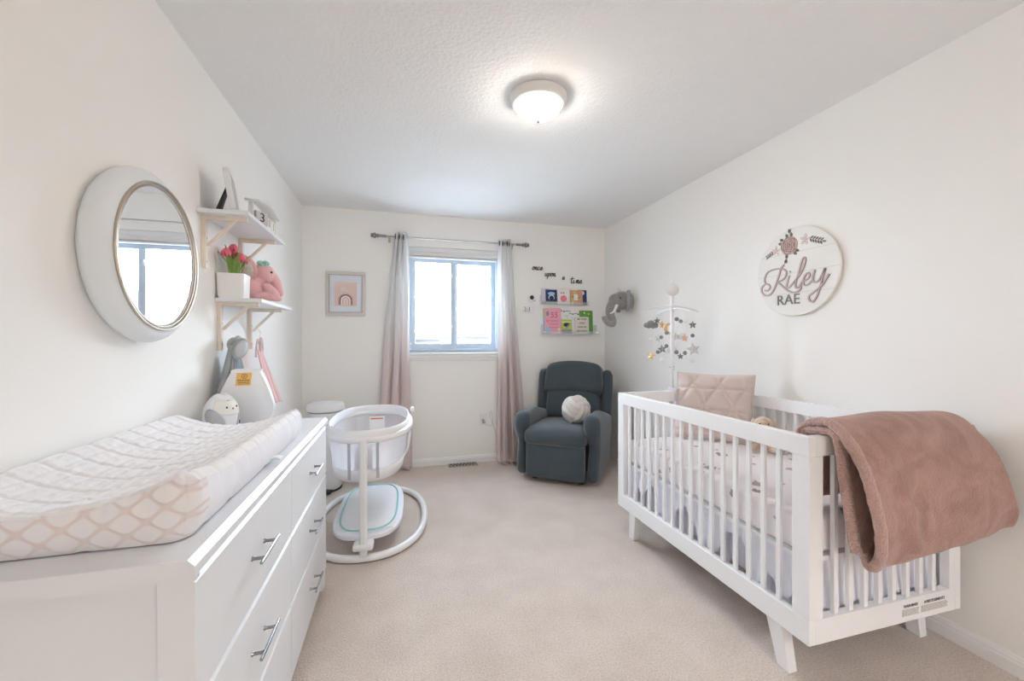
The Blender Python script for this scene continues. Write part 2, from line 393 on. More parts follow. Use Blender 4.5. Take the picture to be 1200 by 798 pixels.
# ------------------------------------------------------------------ window
wr = bpy.data.objects.new('window_1', None); C.objects.link(wr); struct(wr)
fy0, fy1 = YB + .045, YB + .11
fm = MB()
for a in ((WX0, WX1, WZ0, WZ0 + .035), (WX0, WX1, WZ1 - .10, WZ1), (WX0, WX0 + .03, WZ0 + .035, WZ1 - .10), (WX1 - .03, WX1, WZ0 + .035, WZ1 - .10)):
    fm.box(a[0], a[1], fy0, fy1, a[2], a[3])
fm.build('window_frame', m_vinyl_flare, wr, bevel=.004)
XM = .530
def sash(x0, x1, y0, y1):
    s = MB(); t = .046
    s.box(x0, x1, y0, y1, WZ0 + .035, WZ0 + .035 + t + .008); s.box(x0, x1, y0, y1, WZ1 - .095 - t, WZ1 - .095)
    s.box(x0, x0 + t, y0, y1, WZ0 + .043 + t, WZ1 - .095 - t); s.box(x1 - t, x1, y0, y1, WZ0 + .043 + t, WZ1 - .095 - t)
    o = s.build('window_sash', m_vinyl_flare, wr, bevel=.003)
    MB().box(x0 + t, x1 - t, (y0 + y1) / 2 - .002, (y0 + y1) / 2 + .002, WZ0 + .043 + t, WZ1 - .095 - t).build('glass_pane', m_glass, o, smooth=False)
    return o
sl = sash(WX0 + .03, XM + .012, fy0 + .005, fy0 + .03); sash(XM - .012, WX1 - .03, fy0 + .034, fy0 + .06)
for zz in (1.35, 1.87):
    l = MB(); l.cbox((XM - .025, fy0 - .002, zz), (.012, .012, .05)); l.cbox((XM - .033, fy0 - .006, zz - .012), (.012, .01, .025), (0, .4, 0))
    l.build('sash_latch', m_plastic, sl, bevel=.002)
# interior jamb liner, stool and apron
MB().box(WX0 - .02, WX1 + .02, YB - .035, YB + .045, WZ0 - .022, WZ0).build('window_sill', m_trim, wr, bevel=.005)
s = MB(); s.box(WX0 - .01, WX1 + .01, YB - .018, YB, WZ0 - .075, WZ0 - .022); s.box(WX0 - .01, WX1 + .01, YB - .026, YB, WZ0 - .05, WZ0 - .022)
s.build('window_apron', m_trim, wr, bevel=.004)
# cellular blind drawn up to the head of the window
bl = thing('window_blind', 'white window blind drawn up into a thin stack under the window head', 'blind', ((WX0 + WX1) / 2, YB + .022, WZ1))
hw = (WX1 - WX0) / 2 - .006
MB().box(-hw, hw, -.02, .02, -.045, -.002).build('headrail', m_white, bl, bevel=.004)
s = MB()
for k in range(6): s.box(-hw + .004, hw - .004, -.017 + (k % 2) * .003, .017 - (k % 2) * .003, -.051 - k * .0062, -.0455 - k * .0062)
s.build('folded_slats', m_paper, bl, bevel=.001)
MB().box(-hw + .002, hw - .002, -.019, .019, -.107, -.0885).build('bottom_rail', m_white, bl, bevel=.004)
MB().cbox((0, -.022, -.055), (.02, .006, .014)).build('pull_tab', m_plastic, bl, bevel=.002)

# ------------------------------------------------------------------ outside, seen through the glass
m_siding = mat('house_siding', (0.055, 0.053, 0.052), .9, var=.05); m_roof = mat('roof_shingle', (0.017, 0.0165, 0.017), .95, var=.12, vscale=5, bump=.4, bscale=20, bdist=.05)
m_lawn = mat('winter_lawn', (0.36, 0.36, 0.35), .95, var=.1, vscale=.5)
struct(MB().box(-80, 90, 5.5, 160, -3.2, -3.0).build('exterior_ground', m_lawn, smooth=False))
def house(name, label, x0, x1, y0, y1, zw, zr, ridge=.3, grp=None):
    h = thing(name, label, 'house', ((x0 + x1) / 2, (y0 + y1) / 2, -3.0), 0, grp)
    a, c = (x1 - x0) / 2, (y1 - y0) / 2
    MB().box(-a, a, -c, c, 0, zw + 3).build('house_wall', m_siding, h, smooth=False)
    e = .35; rb = MB(); B = [rb.v(p) for p in ((-a - e, -c - e, zw + 3), (a + e, -c - e, zw + 3), (a + e, c + e, zw + 3), (-a - e, c + e, zw + 3))]
    R = [rb.v((-a * ridge, 0, zr + 3)), rb.v((a * ridge, 0, zr + 3))]
    rb.f(B[::-1]); rb.f([B[0], B[1], R[1], R[0]]); rb.f([B[2], B[3], R[0], R[1]]); rb.f([B[1], B[2], R[1]]); rb.f([B[3], B[0], R[0]])
    rb.build('roof', m_roof, h, smooth=False)
    for k in (-.5, .35): MB().box(a * k - .45, a * k + .45, -c - .03, -c + .01, zw + 1.2, zw + 2.3).build('house_window', m_darkgrey, h, smooth=False)
house('neighbour_house', 'pale neighbouring house with a hip roof beyond the window', 2.3, 9.5, 14.5, 24, 1.35, 3.6)
house('distant_house', 'small far house seen low through the window beside the curtain', -1.8, .2, 42, 48, 1.5, 2.9, .5)
house('distant_house', 'small far house seen low near the window mullion', 1.5, 4.4, 46, 52, 1.3, 2.8, .2)

# ------------------------------------------------------------------ curtain rod and curtains
rod = thing('curtain_rod', 'thin brushed metal curtain rod with ringed finials above the window', 'curtain rod', (.51, YB - .085, 2.19))
MB().tube([(-.71, 0, 0), (.72, 0, 0)], .008, 12).build('pole', m_nickel, rod)
for sg in (-1, 1):
    M = T(sg * .715, 0, 0) @ Matrix.Rotation(sg * PI / 2, 4, 'Y')
    MB().lathe([(.012, -.09), (.013, -.02), (.02, -.018), (.02, -.01), (.012, -.006), (.013, 0), (.022, .004), (.026, .015), (.022, .028), (.014, .032), (.018, .036), (.02, .045), (.008, .05)], 24, M).build('finial', m_chrome, rod)
    s = MB(); s.tube([(sg * .60, 0, -.004), (sg * .60, .05, -.01), (sg * .60, .084, -.01)], .005, 8); s.cbox((sg * .60, .081, -.01), (.022, .007, .06)); s.build('bracket', m_nickel, rod)

def curtain(name, label, top, bot, folds, zb, puddle=0.0, depth=.04, seed=0):
    root = thing(name, label, 'curtain', (0, 0, 0), 0, 'ombre curtains at the window')
    Y0 = YB - .085
    def fn(u, v):
        z = 2.235 + (zb - 2.235) * v
        e = v ** .9
        xa = top[0] + (bot[0] - top[0]) * e; xb = top[1] + (bot[1] - top[1]) * e
        ph = 2 * PI * folds * u
        x = xa + (xb - xa) * u + .018 * math.sin(ph * 2 + seed) * (.3 + v)
        am = depth * (.75 + .3 * v)
        y = Y0 + am * math.sin(ph + .5 + .5 * math.sin(2.2 * v + seed)) + .008 * math.sin(7 * u * PI + 3 * v + seed)
        x += .006 * math.sin(9 * v + 6 * u + seed)
        if z < .06 and puddle:
            k = (.06 - z) / .06; y -= puddle * k * (.6 + .4 * math.sin(ph)); z = max(z, .012 + .01 * k * (1 + math.sin(ph * 1.7)))
        y = min(y, YB - .022)
        return (x, y, z)
    MB().grid(fn, 96, 70).build('panel', m_curt, root, solid=.003)
    # hem band
    s = MB()
    for i in range(folds * 2):
        u = (i + .5) / (folds * 2) * .98; p = fn(u, .012)
        s.rings([[Vector((p[0], Y0, 2.19)) + Vector((.004 * k2, .026 * math.cos(a), .026 * math.sin(a))) for a in [2 * PI * j / 20 for j in range(20)]] for k2 in (-1, 1)], True, False, False)
        s.rings([[Vector((p[0], Y0, 2.19)) + Vector((.004 * k2, .016 * math.cos(a), .016 * math.sin(a))) for a in [2 * PI * j / 20 for j in range(20)]] for k2 in (-1, 1)], True, False, False)
    s.build('grommets', m_darkgrey, root)
    return root
curtain('curtain', 'long ombre curtain, white to blush, between framed print and window', (-.045, .075), (-.235, .105), 3, .012, 0, .042, .4)
curtain('curtain', 'long ombre curtain, white to blush, puddling on carpet beside recliner', (.955, 1.075), (.955, 1.235), 3, -.05, .11, .042, 2.1)

# ------------------------------------------------------------------ framed print
pf = thing('framed_print', 'small pale framed rainbow print on pink paper hung on the wall', 'picture', (-.478, YB, 1.652))
Mw = frame_matrix((0, 0, 0), (1, 0, 0), (0, 0, 1))     # local x right, y up, z toward the room
fw, fh = .172, .203
s = MB(Mw)
for a in ((-fw, fw, -fh, -fh + .028), (-fw, fw, fh - .028, fh), (-fw, -fw + .028, -fh + .028, fh - .028), (fw - .028, fw, -fh + .028, fh - .028)): s.box(*a, .002, .024)
s.build('frame', smat('pale_grey_frame', (0.66, 0.63, 0.59), .4, metal=.2), pf, bevel=.004)
s = MB(Mw)
for a in ((-fw + .028, fw - .028, -fh + .028, -fh + .034), (-fw + .028, fw - .028, fh - .034, fh - .028), (-fw + .028, -fw + .034, -fh + .034, fh - .034), (fw - .034, fw - .028, -fh + .034, fh - .034)): s.box(*a, .002, .019)
s.build('inner_lip', smat('lip_grey', (0.45, 0.43, 0.41)), pf)
MB(Mw).box(-fw + .03, fw - .03, -fh + .03, fh - .03, .003, .010).build('mat_board', smat('mat_board', (0.76, 0.80, 0.86)), pf, smooth=False)
MB(Mw).box(-.098, .098, -.115, .108, .010, .0115).build('pink_paper', smat('pink_print', (0.78, 0.60, 0.56)), pf, smooth=False)
for r, w_, mm in ((.062, .007, smat('rust', (0.66, .33, .30))), (.050, .009, m_ink), (.036, .008, m_paper), (.025, .006, smat('rust2', (0.70, .45, .40))), (.014, .006, m_paper)):
    s = MB(Mw); n = 20; A = []; 
    pts = [(math.cos(PI * k / n), math.sin(PI * k / n)) for k in range(n + 1)]
    outer = [((r + w_ / 2) * c, (r + w_ / 2) * q) for c, q in pts]; inner = [((r - w_ / 2) * c, (r - w_ / 2) * q) for c, q in pts]
    dz = .042; B = -.062
    O = [(outer[0][0], -dz)] + outer + [(outer[-1][0], -dz)]; I = [(inner[0][0], -dz)] + inner + [(inner[-1][0], -dz)]
    va = [s.v((x, y + B, .0125)) for x, y in O]; vb = [s.v((x, y + B, .0125)) for x, y in I]
    for k in range(len(va) - 1): s.f([va[k], va[k + 1], vb[k + 1], vb[k]])
    s.build('rainbow_arc', mm, pf, smooth=False)
s = MB(Mw)
for k in range(3): s.box(-.04, -.04 + [.05, .035, .06][k], .052 - k * .012, .055 - k * .012, .0115, .0125)
s.build('faint_lines', m_paper, pf, smooth=False)

# ------------------------------------------------------------------ outlet, cord and floor vent
ot = thing('wall_outlet', 'white wall outlet with a small plug in it below the window', 'outlet', (.818, YB, .425))
MB(Mw).box(-.038, .038, -.06, .06, 0, .005).build('cover_plate', m_trim, ot, bevel=.003)
for zz in (.012, -.042): MB(Mw).box(-.016, .016, zz, zz + .03, .005, .008).build('socket_face', m_paper, ot, bevel=.003)
s = MB(Mw); s.box(-.014, .014, -.04, -.008, .008, .026); s.box(-.018, .004, -.018, .008, .008, .022); s.build('plug', m_greyc, ot, bevel=.004)
cdp = catmull([(.83, YB - .02, .40), (.87, YB - .012, .36), (.915, YB - .008, .38), (.90, YB - .006, .50), (.885, YB - .006, .46), (.93, YB - .006, .33), (.952, YB - .008, .25)], 8)
tag(MB().tube(cdp, .0016, 6).build('power_cord', m_greyc), 'thin grey cord trailing from the outlet to the curtain', 'cord')
vt = thing('floor_vent', 'narrow metal floor vent with dark slots set in carpet by baseboard', 'vent', (.60, 4.005, 0))
MB().box(-.145, .145, -.062, .050, 0, .006).build('vent_plate', smat('vent_beige', (0.40, 0.36, 0.32), .5), vt, bevel=.003)
s = MB()
for i in range(16): s.cbox((-.12 + i * .016, -.006, .0062), (.0095, .092, .003), (0, 0, .25 if i % 2 else -.25))
s.build('vent_slots', m_black, vt, smooth=False)

# ------------------------------------------------------------------ ceiling light
cl = thing('ceiling_light', 'round flush ceiling light with glowing glass bowl and white rim', 'ceiling light', (.672, 1.945, ZC))
MB().lathe([(.125, -.001), (.143, -.003), (.144, -.012), (.139, -.028), (.128, -.042), (.115, -.046), (.10, -.045)], 64).build('rim', m_lampmetal, cl)
MB().lathe([(.118, -.044), (.112, -.056), (.098, -.072), (.076, -.088), (.048, -.101), (.02, -.108), (.001, -.109)], 64, cap0=False).build('glass_bowl', m_shade, cl)
MB().lathe([(.010, -.104), (.014, -.110), (.014, -.119), (.009, -.126), (.001, -.128)], 20).build('finial_knob', smat('lamp_knob', (0.42, .42, .37), .4, metal=.3), cl)

hl = thing('landing_fill_light', 'added round fill lamp over the unseen landing beyond the doorway', 'ceiling light', (1.05, YF - .75, ZC))  # unseen lamp, added as fill for the near end of the room
MB().lathe([(.165, -.001), (.185, -.004), (.18, -.03), (.16, -.04)], 48).build('rim', m_lampmetal, hl)
MB().lathe([(.16, -.038), (.14, -.065), (.09, -.09), (.04, -.10), (.001, -.102)], 48, cap0=False).build('glass_bowl', mat('landing_fill_glass', (0.95, 0.93, 0.9), .3, var=0, emit=(0.96, 0.975, 1.0), estr=140.0), hl)

# ------------------------------------------------------------------ round mirror
mi = thing('round_mirror', 'round wall mirror in a deep pale grey frame with gold rim', 'mirror', (XL, 1.645, 1.498), 0)
Mm = frame_matrix((0, 0, 0), (0, 1, 0), (0, 0, 1))      # local z = +X into the room
MB(Mm).lathe([(.255, 0), (.272, .006), (.282, .020), (.284, .034), (.279, .050), (.266, .064), (.250, .072), (.243, .074), (.225, .072), (.222, .055)], 96, cap1=False).build('frame', m_mframe, mi, angle=60)
def ring(mb, r0, w_, z, hgt, n=96):
    for rr, zz, wd in ((r0, z, w_),):
        mb.rings([[Vector((rr * math.cos(2 * PI * i / n), rr * math.sin(2 * PI * i / n), zz)) + Vector((math.cos(2 * PI * i / n) * wd * math.cos(t), math.sin(2 * PI * i / n) * wd * math.cos(t), hgt * math.sin(t))) for i in range(n)] for t in [2 * PI * k / 10 for k in range(11)]], True, False, False)
s = MB(Mm); ring(s, .241, .0042, .076, .005); s.build('gold_rim', m_gold, mi)
s = MB(Mm); ring(s, .2305, .0034, .074, .004); s.build('gold_rim', m_gold, mi)
MB(Mm).lathe([(.226, .062), (.226, .0705), (.001, .0705)], 96, cap0=False, cap1=False).build('mirror_glass', m_mirror, mi, smooth=False)

# ------------------------------------------------------------------ wall shelves with brackets
def bracket():
    s = MB(); w2 = .011
    s.box(0, .019, -w2, w2, -.235, 0); s.box(.019, .178, -w2, w2, -.019, 0)
    s.prism([(.012, -.135), (.030, -.135), (.140, -.016), (.122, -.016)], -.008, .008, Matrix.Rotation(PI / 2, 4, 'X'))
    return s
def wshelf(label, y0, y1, z, ys):
    t = thing('wall_shelf', label, 'shelf', (XL, (y0 + y1) / 2, z), 0, 'bracketed shelves beside the mirror')
    L = (y1 - y0) / 2
    MB().box(.001, .200, -L, L, -.018, 0).build('board', m_white, t, bevel=.002)
    for y in ys:
        o = bracket().build('bracket', m_rawwood, t, bevel=.0015); o.location = (0, y - (y0 + y1) / 2, -.018)
        for zz in (-.10, -.205): MB().lathe([(.004, 0), (.004, .002), (.001, .003)], 10, T(.019, 0, zz) @ Matrix.Rotation(PI / 2, 4, 'Y')).build('screw', m_nickel, o)
    return t
wshelf('upper white wall shelf on pale wood brackets beside the mirror', 2.065, 2.665, 1.795, (2.12, 2.56))
wshelf('lower white wall shelf on pale wood brackets beneath the other shelf', 2.245, 2.85, 1.424, (2.285, 2.70))

# standing photo frame with easel back
ph = thing('standing_photo_frame', 'white photo frame leaning on black easel on upper shelf', 'photo frame', (-.735, 2.175, 1.795), .20)
lean = Matrix.Rotation(-.16, 4, 'Y')
s = MB(lean)
for a in ((-.085, .085, 0, .016), (-.085, .085, .181, .197), (-.085, -.069, .016, .181), (.069, .085, .016, .181)): s.box(-.006, .016, *a)
s.build('frame', m_white, ph, bevel=.002)
MB(lean).box(-.002, .006, -.07, .07, .014, .183).build('photo', m_greyc, ph, smooth=False)
MB(lean).box(-.009, -.006, -.078, .078, .008, .189).build('backing', m_white, ph, smooth=False)
MB().prism([(-.078, .001), (-.060, .001), (-.026, .125), (-.034, .125)], -.022, .022, Matrix.Rotation(PI / 2, 4, 'X')).build('easel', m_black, ph, smooth=False)

# wooden perpetual calendar
ca = thing('block_calendar', 'white wooden block calendar with number blocks on upper shelf', 'calendar', (-.705, 2.455, 1.795), 0)
s = MB(); s.box(-.022, .040, -.16, .16, 0, .012); s.box(-.018, .006, -.155, -.143, .012, .115); s.box(-.018, .030, .143, .155, .012, .115); s.build('stand', m_ceramic, ca, bevel=.002)
M = Matrix.Identity(4)
rf = MB(); rf.grid(lambda u, v: (-.026 + .066 * v, -.175 + .35 * u, .118 + .028 * math.sin(PI * u) - .004 * v), 24, 2); rf.build('top_board', m_ceramic, ca, solid=.012)
def numblock(y, ch, w_, mm, rot, txm):
    o = MB().box(-w_ / 2, w_ / 2, -w_ / 2, w_ / 2, 0, w_).build('number_block', mm, ca, bevel=.003)
    o.location = (.008, y, .0125); o.rotation_euler = (0, 0, rot)
    text_mesh('numeral', ch, w_ * .95, frame_matrix((w_ / 2 + .0005, 0, w_ / 2), (0, 1, 0), (0, 0, 1)), txm, o, .0006)
    text_mesh('numeral', ch, w_ * .95, frame_matrix((0, -w_ / 2 - .0005, w_ / 2), (1, 0, 0), (0, 0, 1)), txm, o, .0006)
numblock(-.095, '3', .066, smat('block_grey', (0.60, .58, .57)), -.62, m_ink)
numblock(-.015, '0', .062, m_ceramic, 0, m_greyc)
numblock(.06, '1', .062, m_ceramic, 0, m_greyc)

# tulips in a white pot
tp = thing('tulip_pot', 'red and pink tulips in a square white pot on lower shelf', 'potted flowers', (-.783, 2.300, 1.424), .04)
def rsq(a, r, z, n=5):
    P = []
    for cx, cy, st in ((a - r, a - r, 0), (-a + r, a - r, 1), (-a + r, -a + r, 2), (a - r, -a + r, 3)):
        for k in range(n + 1):
            t = PI / 2 * (st + k / n); P.append((cx + r * math.cos(t), cy + r * math.sin(t), z))
    return P
MB().rings([rsq(.050, .012, 0), rsq(.055, .014, .01), rsq(.058, .014, .115), rsq(.058, .014, .119), rsq(.052, .01, .119), rsq(.051, .01, .10)]).build('pot', m_ceramic, tp)
heads = [(-.015, -.055, .195, .0), (.0, -.005, .225, .3), (.015, .02, .190, .2), (.03, .055, .185, .1), (-.02, .03, .215, 0), (.04, -.03, .178, .2)]
for hx, hy, hz, tl in heads:
    st = MB().tube(catmull([(hx * .4, hy * .4, .095), (hx * .7, hy * .7, .13), (hx, hy, hz)], 5), .0028, 7).build('tulip', m_green, tp)
    for k in range(6):
        a = k * PI / 3 + tl
        def petal(u, v, a=a, k=k):
            r = .021 * math.sin(PI * (.12 + .80 * v)) ** .8 * (1.0 if k % 2 else .85)
            t = a + (u - .5) * 1.35 * math.sin(PI * min(1, .15 + .85 * (1 - v) ** .6))
            return (hx + r * math.cos(t), hy + r * math.sin(t), hz - .004 + .046 * v)
        MB().grid(petal, 6, 8).build('petal', m_tulip, st, solid=.0012)
s = MB()
for k, (a, L, be, zt) in enumerate([(0.2, .075, .6, .10), (1.3, .06, .5, .12), (2.2, .05, .4, .125), (3.4, .07, .5, .11), (4.4, .06, .4, .12), (5.3, .085, .7, .10), (.9, .095, .9, .09), (4.0, .04, .3, .14), (1.7, .1, .9, .105), (2.8, .04, .2, .13)]):
    def leaf(u, v, a=a, L=L, zt=zt):
        r = .012 + L * .75 * v ** 1.8; wd = .014 * math.sin(PI * (.1 + .88 * v)) * (u - .5) * 2
        return (r * math.cos(a) - wd * math.sin(a), r * math.sin(a) + wd * math.cos(a), .095 + (zt + .025) * v * (1.2 - .25 * v) + .006 * abs(u - .5) * 2)
    s.grid(leaf, 4, 12)
s.build('leaves', m_green, tp, solid=.0012)

# pink plush elephant
def ellip_union(mb, L):
    for c, r, rot in L: mb.ball(c, r, 20, 14, rot)
pe = thing('elephant_plush', 'pink plush elephant with mint bow seated on lower shelf', 'stuffed animal', (-.748, 2.52, 1.424), -1.05)
# local: faces +y (towards the window), side shown to the room
s = MB()
ellip_union(s, [((0, -.03, .055), (.05, .062, .058), (.3, 0, 0)), ((.0, .0, .095), (.035, .035, .03), (0, 0, 0)), ((0, .025, .135), (.046, .050, .046), (0, 0, 0)),
                ((.035, .02, .028), (.024, .055, .024), (.15, 0, .2)), ((-.035, .02, .028), (.024, .055, .024), (.15, 0, -.2)),
                ((.038, .055, .03), (.018, .042, .019), (-.25, 0, .2)), ((-.03, .055, .045), (.018, .042, .019), (-.6, 0, -.2)), ((.045, .045, .058), (.018, .046, .02), (-.7, 0, .1))])
s.tube(catmull([(0, .055, .13), (0, .075, .105), (0, .086, .075), (.004, .096, .05), (.004, .105, .045)], 6), [.028 - .016 * k / 24 for k in range(25)], 14)
b0 = s.build('body', m_pink_plush, pe)
rm = b0.modifiers.new('fuse', 'REMESH'); rm.mode = 'VOXEL'; rm.voxel_size = .004; rm.use_smooth_shade = True
sm = b0.modifiers.new('soft', 'SMOOTH'); sm.factor = .6; sm.iterations = 6
for sg in (1, -1):
    Mx = T(sg * .040, -.018, .145) @ Euler((0, sg * .25, sg * -.75)).to_matrix().to_4x4()
    e = MB(Mx).ball((sg * .0, -.035, .0), (.011, .046, .058), 24, 16).build('ear', m_pink_plush, pe)
    MB(Mx).ball((sg * .0075, -.035, .0), (.006, .033, .044), 20, 12).build('ear_lining', smat('ear_print', (0.72, .68, .62), .8, var=.3, vscale=90), e)
s = MB(); s.ball((.0395, .048, .140), .0055); s.ball((-.0395, .048, .140), .0055); s.build('eye', m_black, pe)
pe.scale = (1.2, 1.2, 1.2)
s = MB(); s.ball((.022, .004, .183), (.007, .014, .008), rot=(.6, 0, .3)); s.ball((.026, .032, .183), (.007, .014, .008), rot=(-.6, 0, -.3)); s.ball((.025, .018, .182), .007)
s.ball((.03, .012, .170), (.006, .006, .014), rot=(.4, 0, 0)); s.ball((.03, .028, .170), (.006, .006, .014), rot=(-.4, 0, 0)); s.build('bow', m_mint, pe)

# ------------------------------------------------------------------ dresser
DX, DY0, DY1 = -.355, .862, 2.235
dr = thing('dresser', 'long white six-drawer dresser with bar handles under the changing pad', 'dresser', (XL + .01, DY0, 0))
W = DX - (XL + .01); L = DY1 - DY0
s = MB(); s.box(0, W - .022, .016, .026, .07, .793)          # inset end panel
s.box(W - .06, W - .002, .004, .026, 0, .793); s.box(0, .05, .004, .026, 0, .793)      # end stiles
s.box(.05, W - .06, 0, .022, .07, .11)
s.box(0, W - .022, L - .02, L, 0, .793); s.box(0, .01, .018, L - .02, .05, .793); s.box(.01, W - .022, .018, L - .02, .06, .08)
s.box(.01, W - .022, L / 2 - .01, L / 2 + .01, .08, .793); s.box(.01, W - .022, .018, L - .02, .770, .793)
# front rail with feet cut-out
s.box(W - .022, W - .004, 0, L, .045, .078); s.box(W - .022, W - .004, 0, .07, 0, .045); s.box(W - .022, W - .004, L - .07, L, 0, .045)
s.build('body', m_white, dr, bevel=.002)
# top slab with a chamfered front edge
t0, t1 = .797, .832
prof = [(-.005, t0), (W + .001, t0), (W + .006, t0 + .006), (W + .006, t1 - .012), (W - .006, t1), (-.005, t1)]
s = MB(); s.rings([[(x, y, z) for x, z in prof] for y in (-.014, L + .014)]); s.build('top', m_white, dr, smooth=False)
hgt = [(.082, .315), (.321, .553), (.559, .790)]
for (z0, z1) in hgt:
    for k in (0, 1):
        y0, y1 = (.003, L / 2 - .0015) if k == 0 else (L / 2 + .0015, L - .003)
        ch = .008
        s = MB()
        pr = [(W - .022, z0), (W - .002, z0), (W, z0 + .002), (W, z1 - ch), (W - ch, z1), (W - .022, z1)]
        s.rings([[(x, y, z) for x, z in pr] for y in (y0, y1)])
        d = s.build('drawer', m_white, dr, smooth=False)
        yc = (y0 + y1) / 2; zc = (z0 + z1) / 2 + .0
        hm = MB()
        for q in (-.048, .048): hm.lathe([(.0065, 0), (.0042, .006), (.0042, .022), (.005, .026)], 14, T(W, yc + q, zc) @ Matrix.Rotation(PI / 2, 4, 'Y'))
        hm.tube([(W + .029, yc - .075, zc), (W + .029, yc + .075, zc)], .0040, 12)
        hm.build('handle', m_chrome, d)

# ------------------------------------------------------------------ changing pad
PX0, PX1, PY0, PY1 = -.835, -.385, .915, 1.86
cp = thing('changing_pad', 'white quilted contoured changing pad with pink trellis end on dresser', 'changing pad', ((PX0 + PX1) / 2, (PY0 + PY1) / 2, .832))
pw, pl = (PX1 - PX0) / 2, (PY1 - PY0) / 2
def lip(v): # end profile
    d = min(v + 1, 1 - v) * pl
    return 1 - math.exp(-d / .012)
def pad_top(u, v):          # u,v in -1..1
    endk = max(0, 1 - (v + 1) * pl / .22)
    z = .058 + .062 * abs(u) ** 2.0 + .028 * endk ** 2
    if u > 0: z += .004
    d = (1 - abs(u)) * pw
    if d < .03: z -= .03 * (1 - d / .03) ** 2.5
    z -= .012 * math.exp(-(1 - abs(v)) * pl / .01)
    # quilting: cross seams bowing with the contour and lengthwise seams
    yy = v * pl + .03 * (1 - u * u)
    a = abs(((yy / .085) % 1) - .5) * 2
    bq = abs(((u * pw / .036 + .5) % 1) - .5) * 2
    z -= .0042 * math.exp(-((1 - a) / .15) ** 2) + .0018 * math.exp(-((1 - bq) / .28) ** 2)
    z += .0022 * noise.noise(Vector((u * 14, v * 22, 3)))
    return z
PR = .045
def rmap(x, y):                # square corner -> rounded corner
    ex, ey = abs(x) - (pw - PR), abs(y) - (pl - PR)
    if ex > 0 and ey > 0:
        L_ = math.hypot(ex, ey); k = max(ex, ey) / L_
        return math.copysign(pw - PR + ex * k, x), math.copysign(pl - PR + ey * k, y)
    return x, y
def rnorm(x, y):
    ex, ey = max(0, abs(x) - (pw - PR)), max(0, abs(y) - (pl - PR)); L_ = math.hypot(ex, ey) or 1
    return math.copysign(ex / L_, x), math.copysign(ey / L_, y)
s = MB(); s.grid(lambda a, b2: (*rmap((2 * a - 1) * pw, (2 * b2 - 1) * pl), pad_top(2 * a - 1, 2 * b2 - 1)), 120, 220); s.build('quilted_top', m_pad, cp)
def wob(x, y): return .004 * noise.noise(Vector((x * 16, y * 16, 1)))
def side(P0, P1, n, name, m):
    s = MB(); nv = 14
    def fn(a, b2):
        u = P0[0] + (P1[0] - P0[0]) * a; v = P0[1] + (P1[1] - P0[1]) * a
        x, y = rmap(u * pw, v * pl); nx, ny = rnorm(u * pw, v * pl); zt = pad_top(u, v)
        if u < -.99: nx = 0
        z = .002 + (zt - .002) * b2
        bul = (.008 + wob(x * 1.3, y)) * math.sin(PI * b2) - .012 * (1 - b2) ** 2
        return (x + nx * bul, y + ny * bul, z + (0.006 * max(0, noise.noise(Vector((x * 22, y * 22, 0)))) * (1 - b2)))
    s.grid(fn, n, nv); return s.build(name, m, cp)
wrap = 1 - .07 / pl
side((-1, -1), (1, -1), 120, 'trellis_end', m_padend)
side((1, -1), (1, -wrap), 14, 'trellis_end', m_padend)
side((-1, 1), (1, 1), 90, 'plain_end', m_padside)
side((1, -wrap), (1, 1), 160, 'plain_side', m_padside)
side((-1, -1), (-1, 1), 90, 'plain_side', m_padside)
s = MB(); s.grid(lambda a, b2: (pw - .01 + .034 * a, .045 + .035 * b2, .0095 + .008 * math.sin(PI * a * .9) + .002), 8, 4); s.build('strap_tab', m_sheet, cp, solid=.003)

# ------------------------------------------------------------------ owl night light and purifier
ow = thing('owl_sound_machine', 'small white owl-shaped sound machine with grey wings on dresser', 'sound machine', (-.745, 2.045, .832), 1.08)
# faces -y
def owl_r(z): return .0670 * (1 - abs((z - .062) / .0905) ** 2.5) ** .5
def owlp(th, z): 
    r = owl_r(z); x, y = r * math.cos(th), r * .92 * math.sin(th)
    zz = z
    if z > .12: zz += .008 * (abs(math.cos(th)) ** 2) * ((z - .12) / .025)
    return (x, y, zz)
s = MB(); n = 40; zs = [0, .002, .006] + [.012 + .0085 * k for k in range(14)] + [.130, .136, .141, .1448, .148, .1505]
R = [[owlp(2 * PI * i / n, z) if z > .004 else tuple(c * (.9 if k < 2 else 1) for k, c in enumerate(owlp(2 * PI * i / n, z))) for i in range(n)] for z in zs]
s.rings(R); s.build('body', m_plastic, ow, angle=70)
s = MB()
def facep(u, v):
    th = -PI / 2 + (u - .5) * 2.3; z = .078 + .055 * v - .010 * (1 - (2 * u - 1) ** 2) * (1 - v)
    p = owlp(th, z); return (p[0] * 1.02, p[1] * 1.02, p[2])
s.grid(facep, 20, 10); s.build('face_plate', m_cream, ow, solid=.002)
for sg in (-1, 1):
    s = MB()
    def wing(u, v, sg=sg):
        a = u * 2 * PI; r = v; th = -PI / 2 + sg * 1.05 + .62 * r * math.cos(a) + sg * 0
        z = .055 + .040 * r * math.sin(a) + .0 + sg * .022 * r * math.cos(a)
        p = owlp(th, max(.004, z)); return (p[0] * 1.025, p[1] * 1.025, p[2])
    s.grid(wing, 24, 5, cu=True); s.build('wing', smat('wing_grey', (0.50, .50, .51), .5), ow, solid=.002)
for x, z, mm in ((-.022, .103, m_black), (.024, .103, m_black), (.002, .096, smat('beak', (0.7, .2, .2)))):
    th = -PI / 2 + x / .062; p = owlp(th, z); MB().ball((p[0] * 1.04, p[1] * 1.04, z), (.004, .003, .0045), 12, 8).build('eye' if mm is m_black else 'beak', mm, ow)
s = MB(); s.ball((-.004, owlp(-PI / 2, .13)[1] * 1.0, .128), (.008, .003, .0035), 12, 8, (0, .5, 0)); s.build('brow', m_greyc, ow)

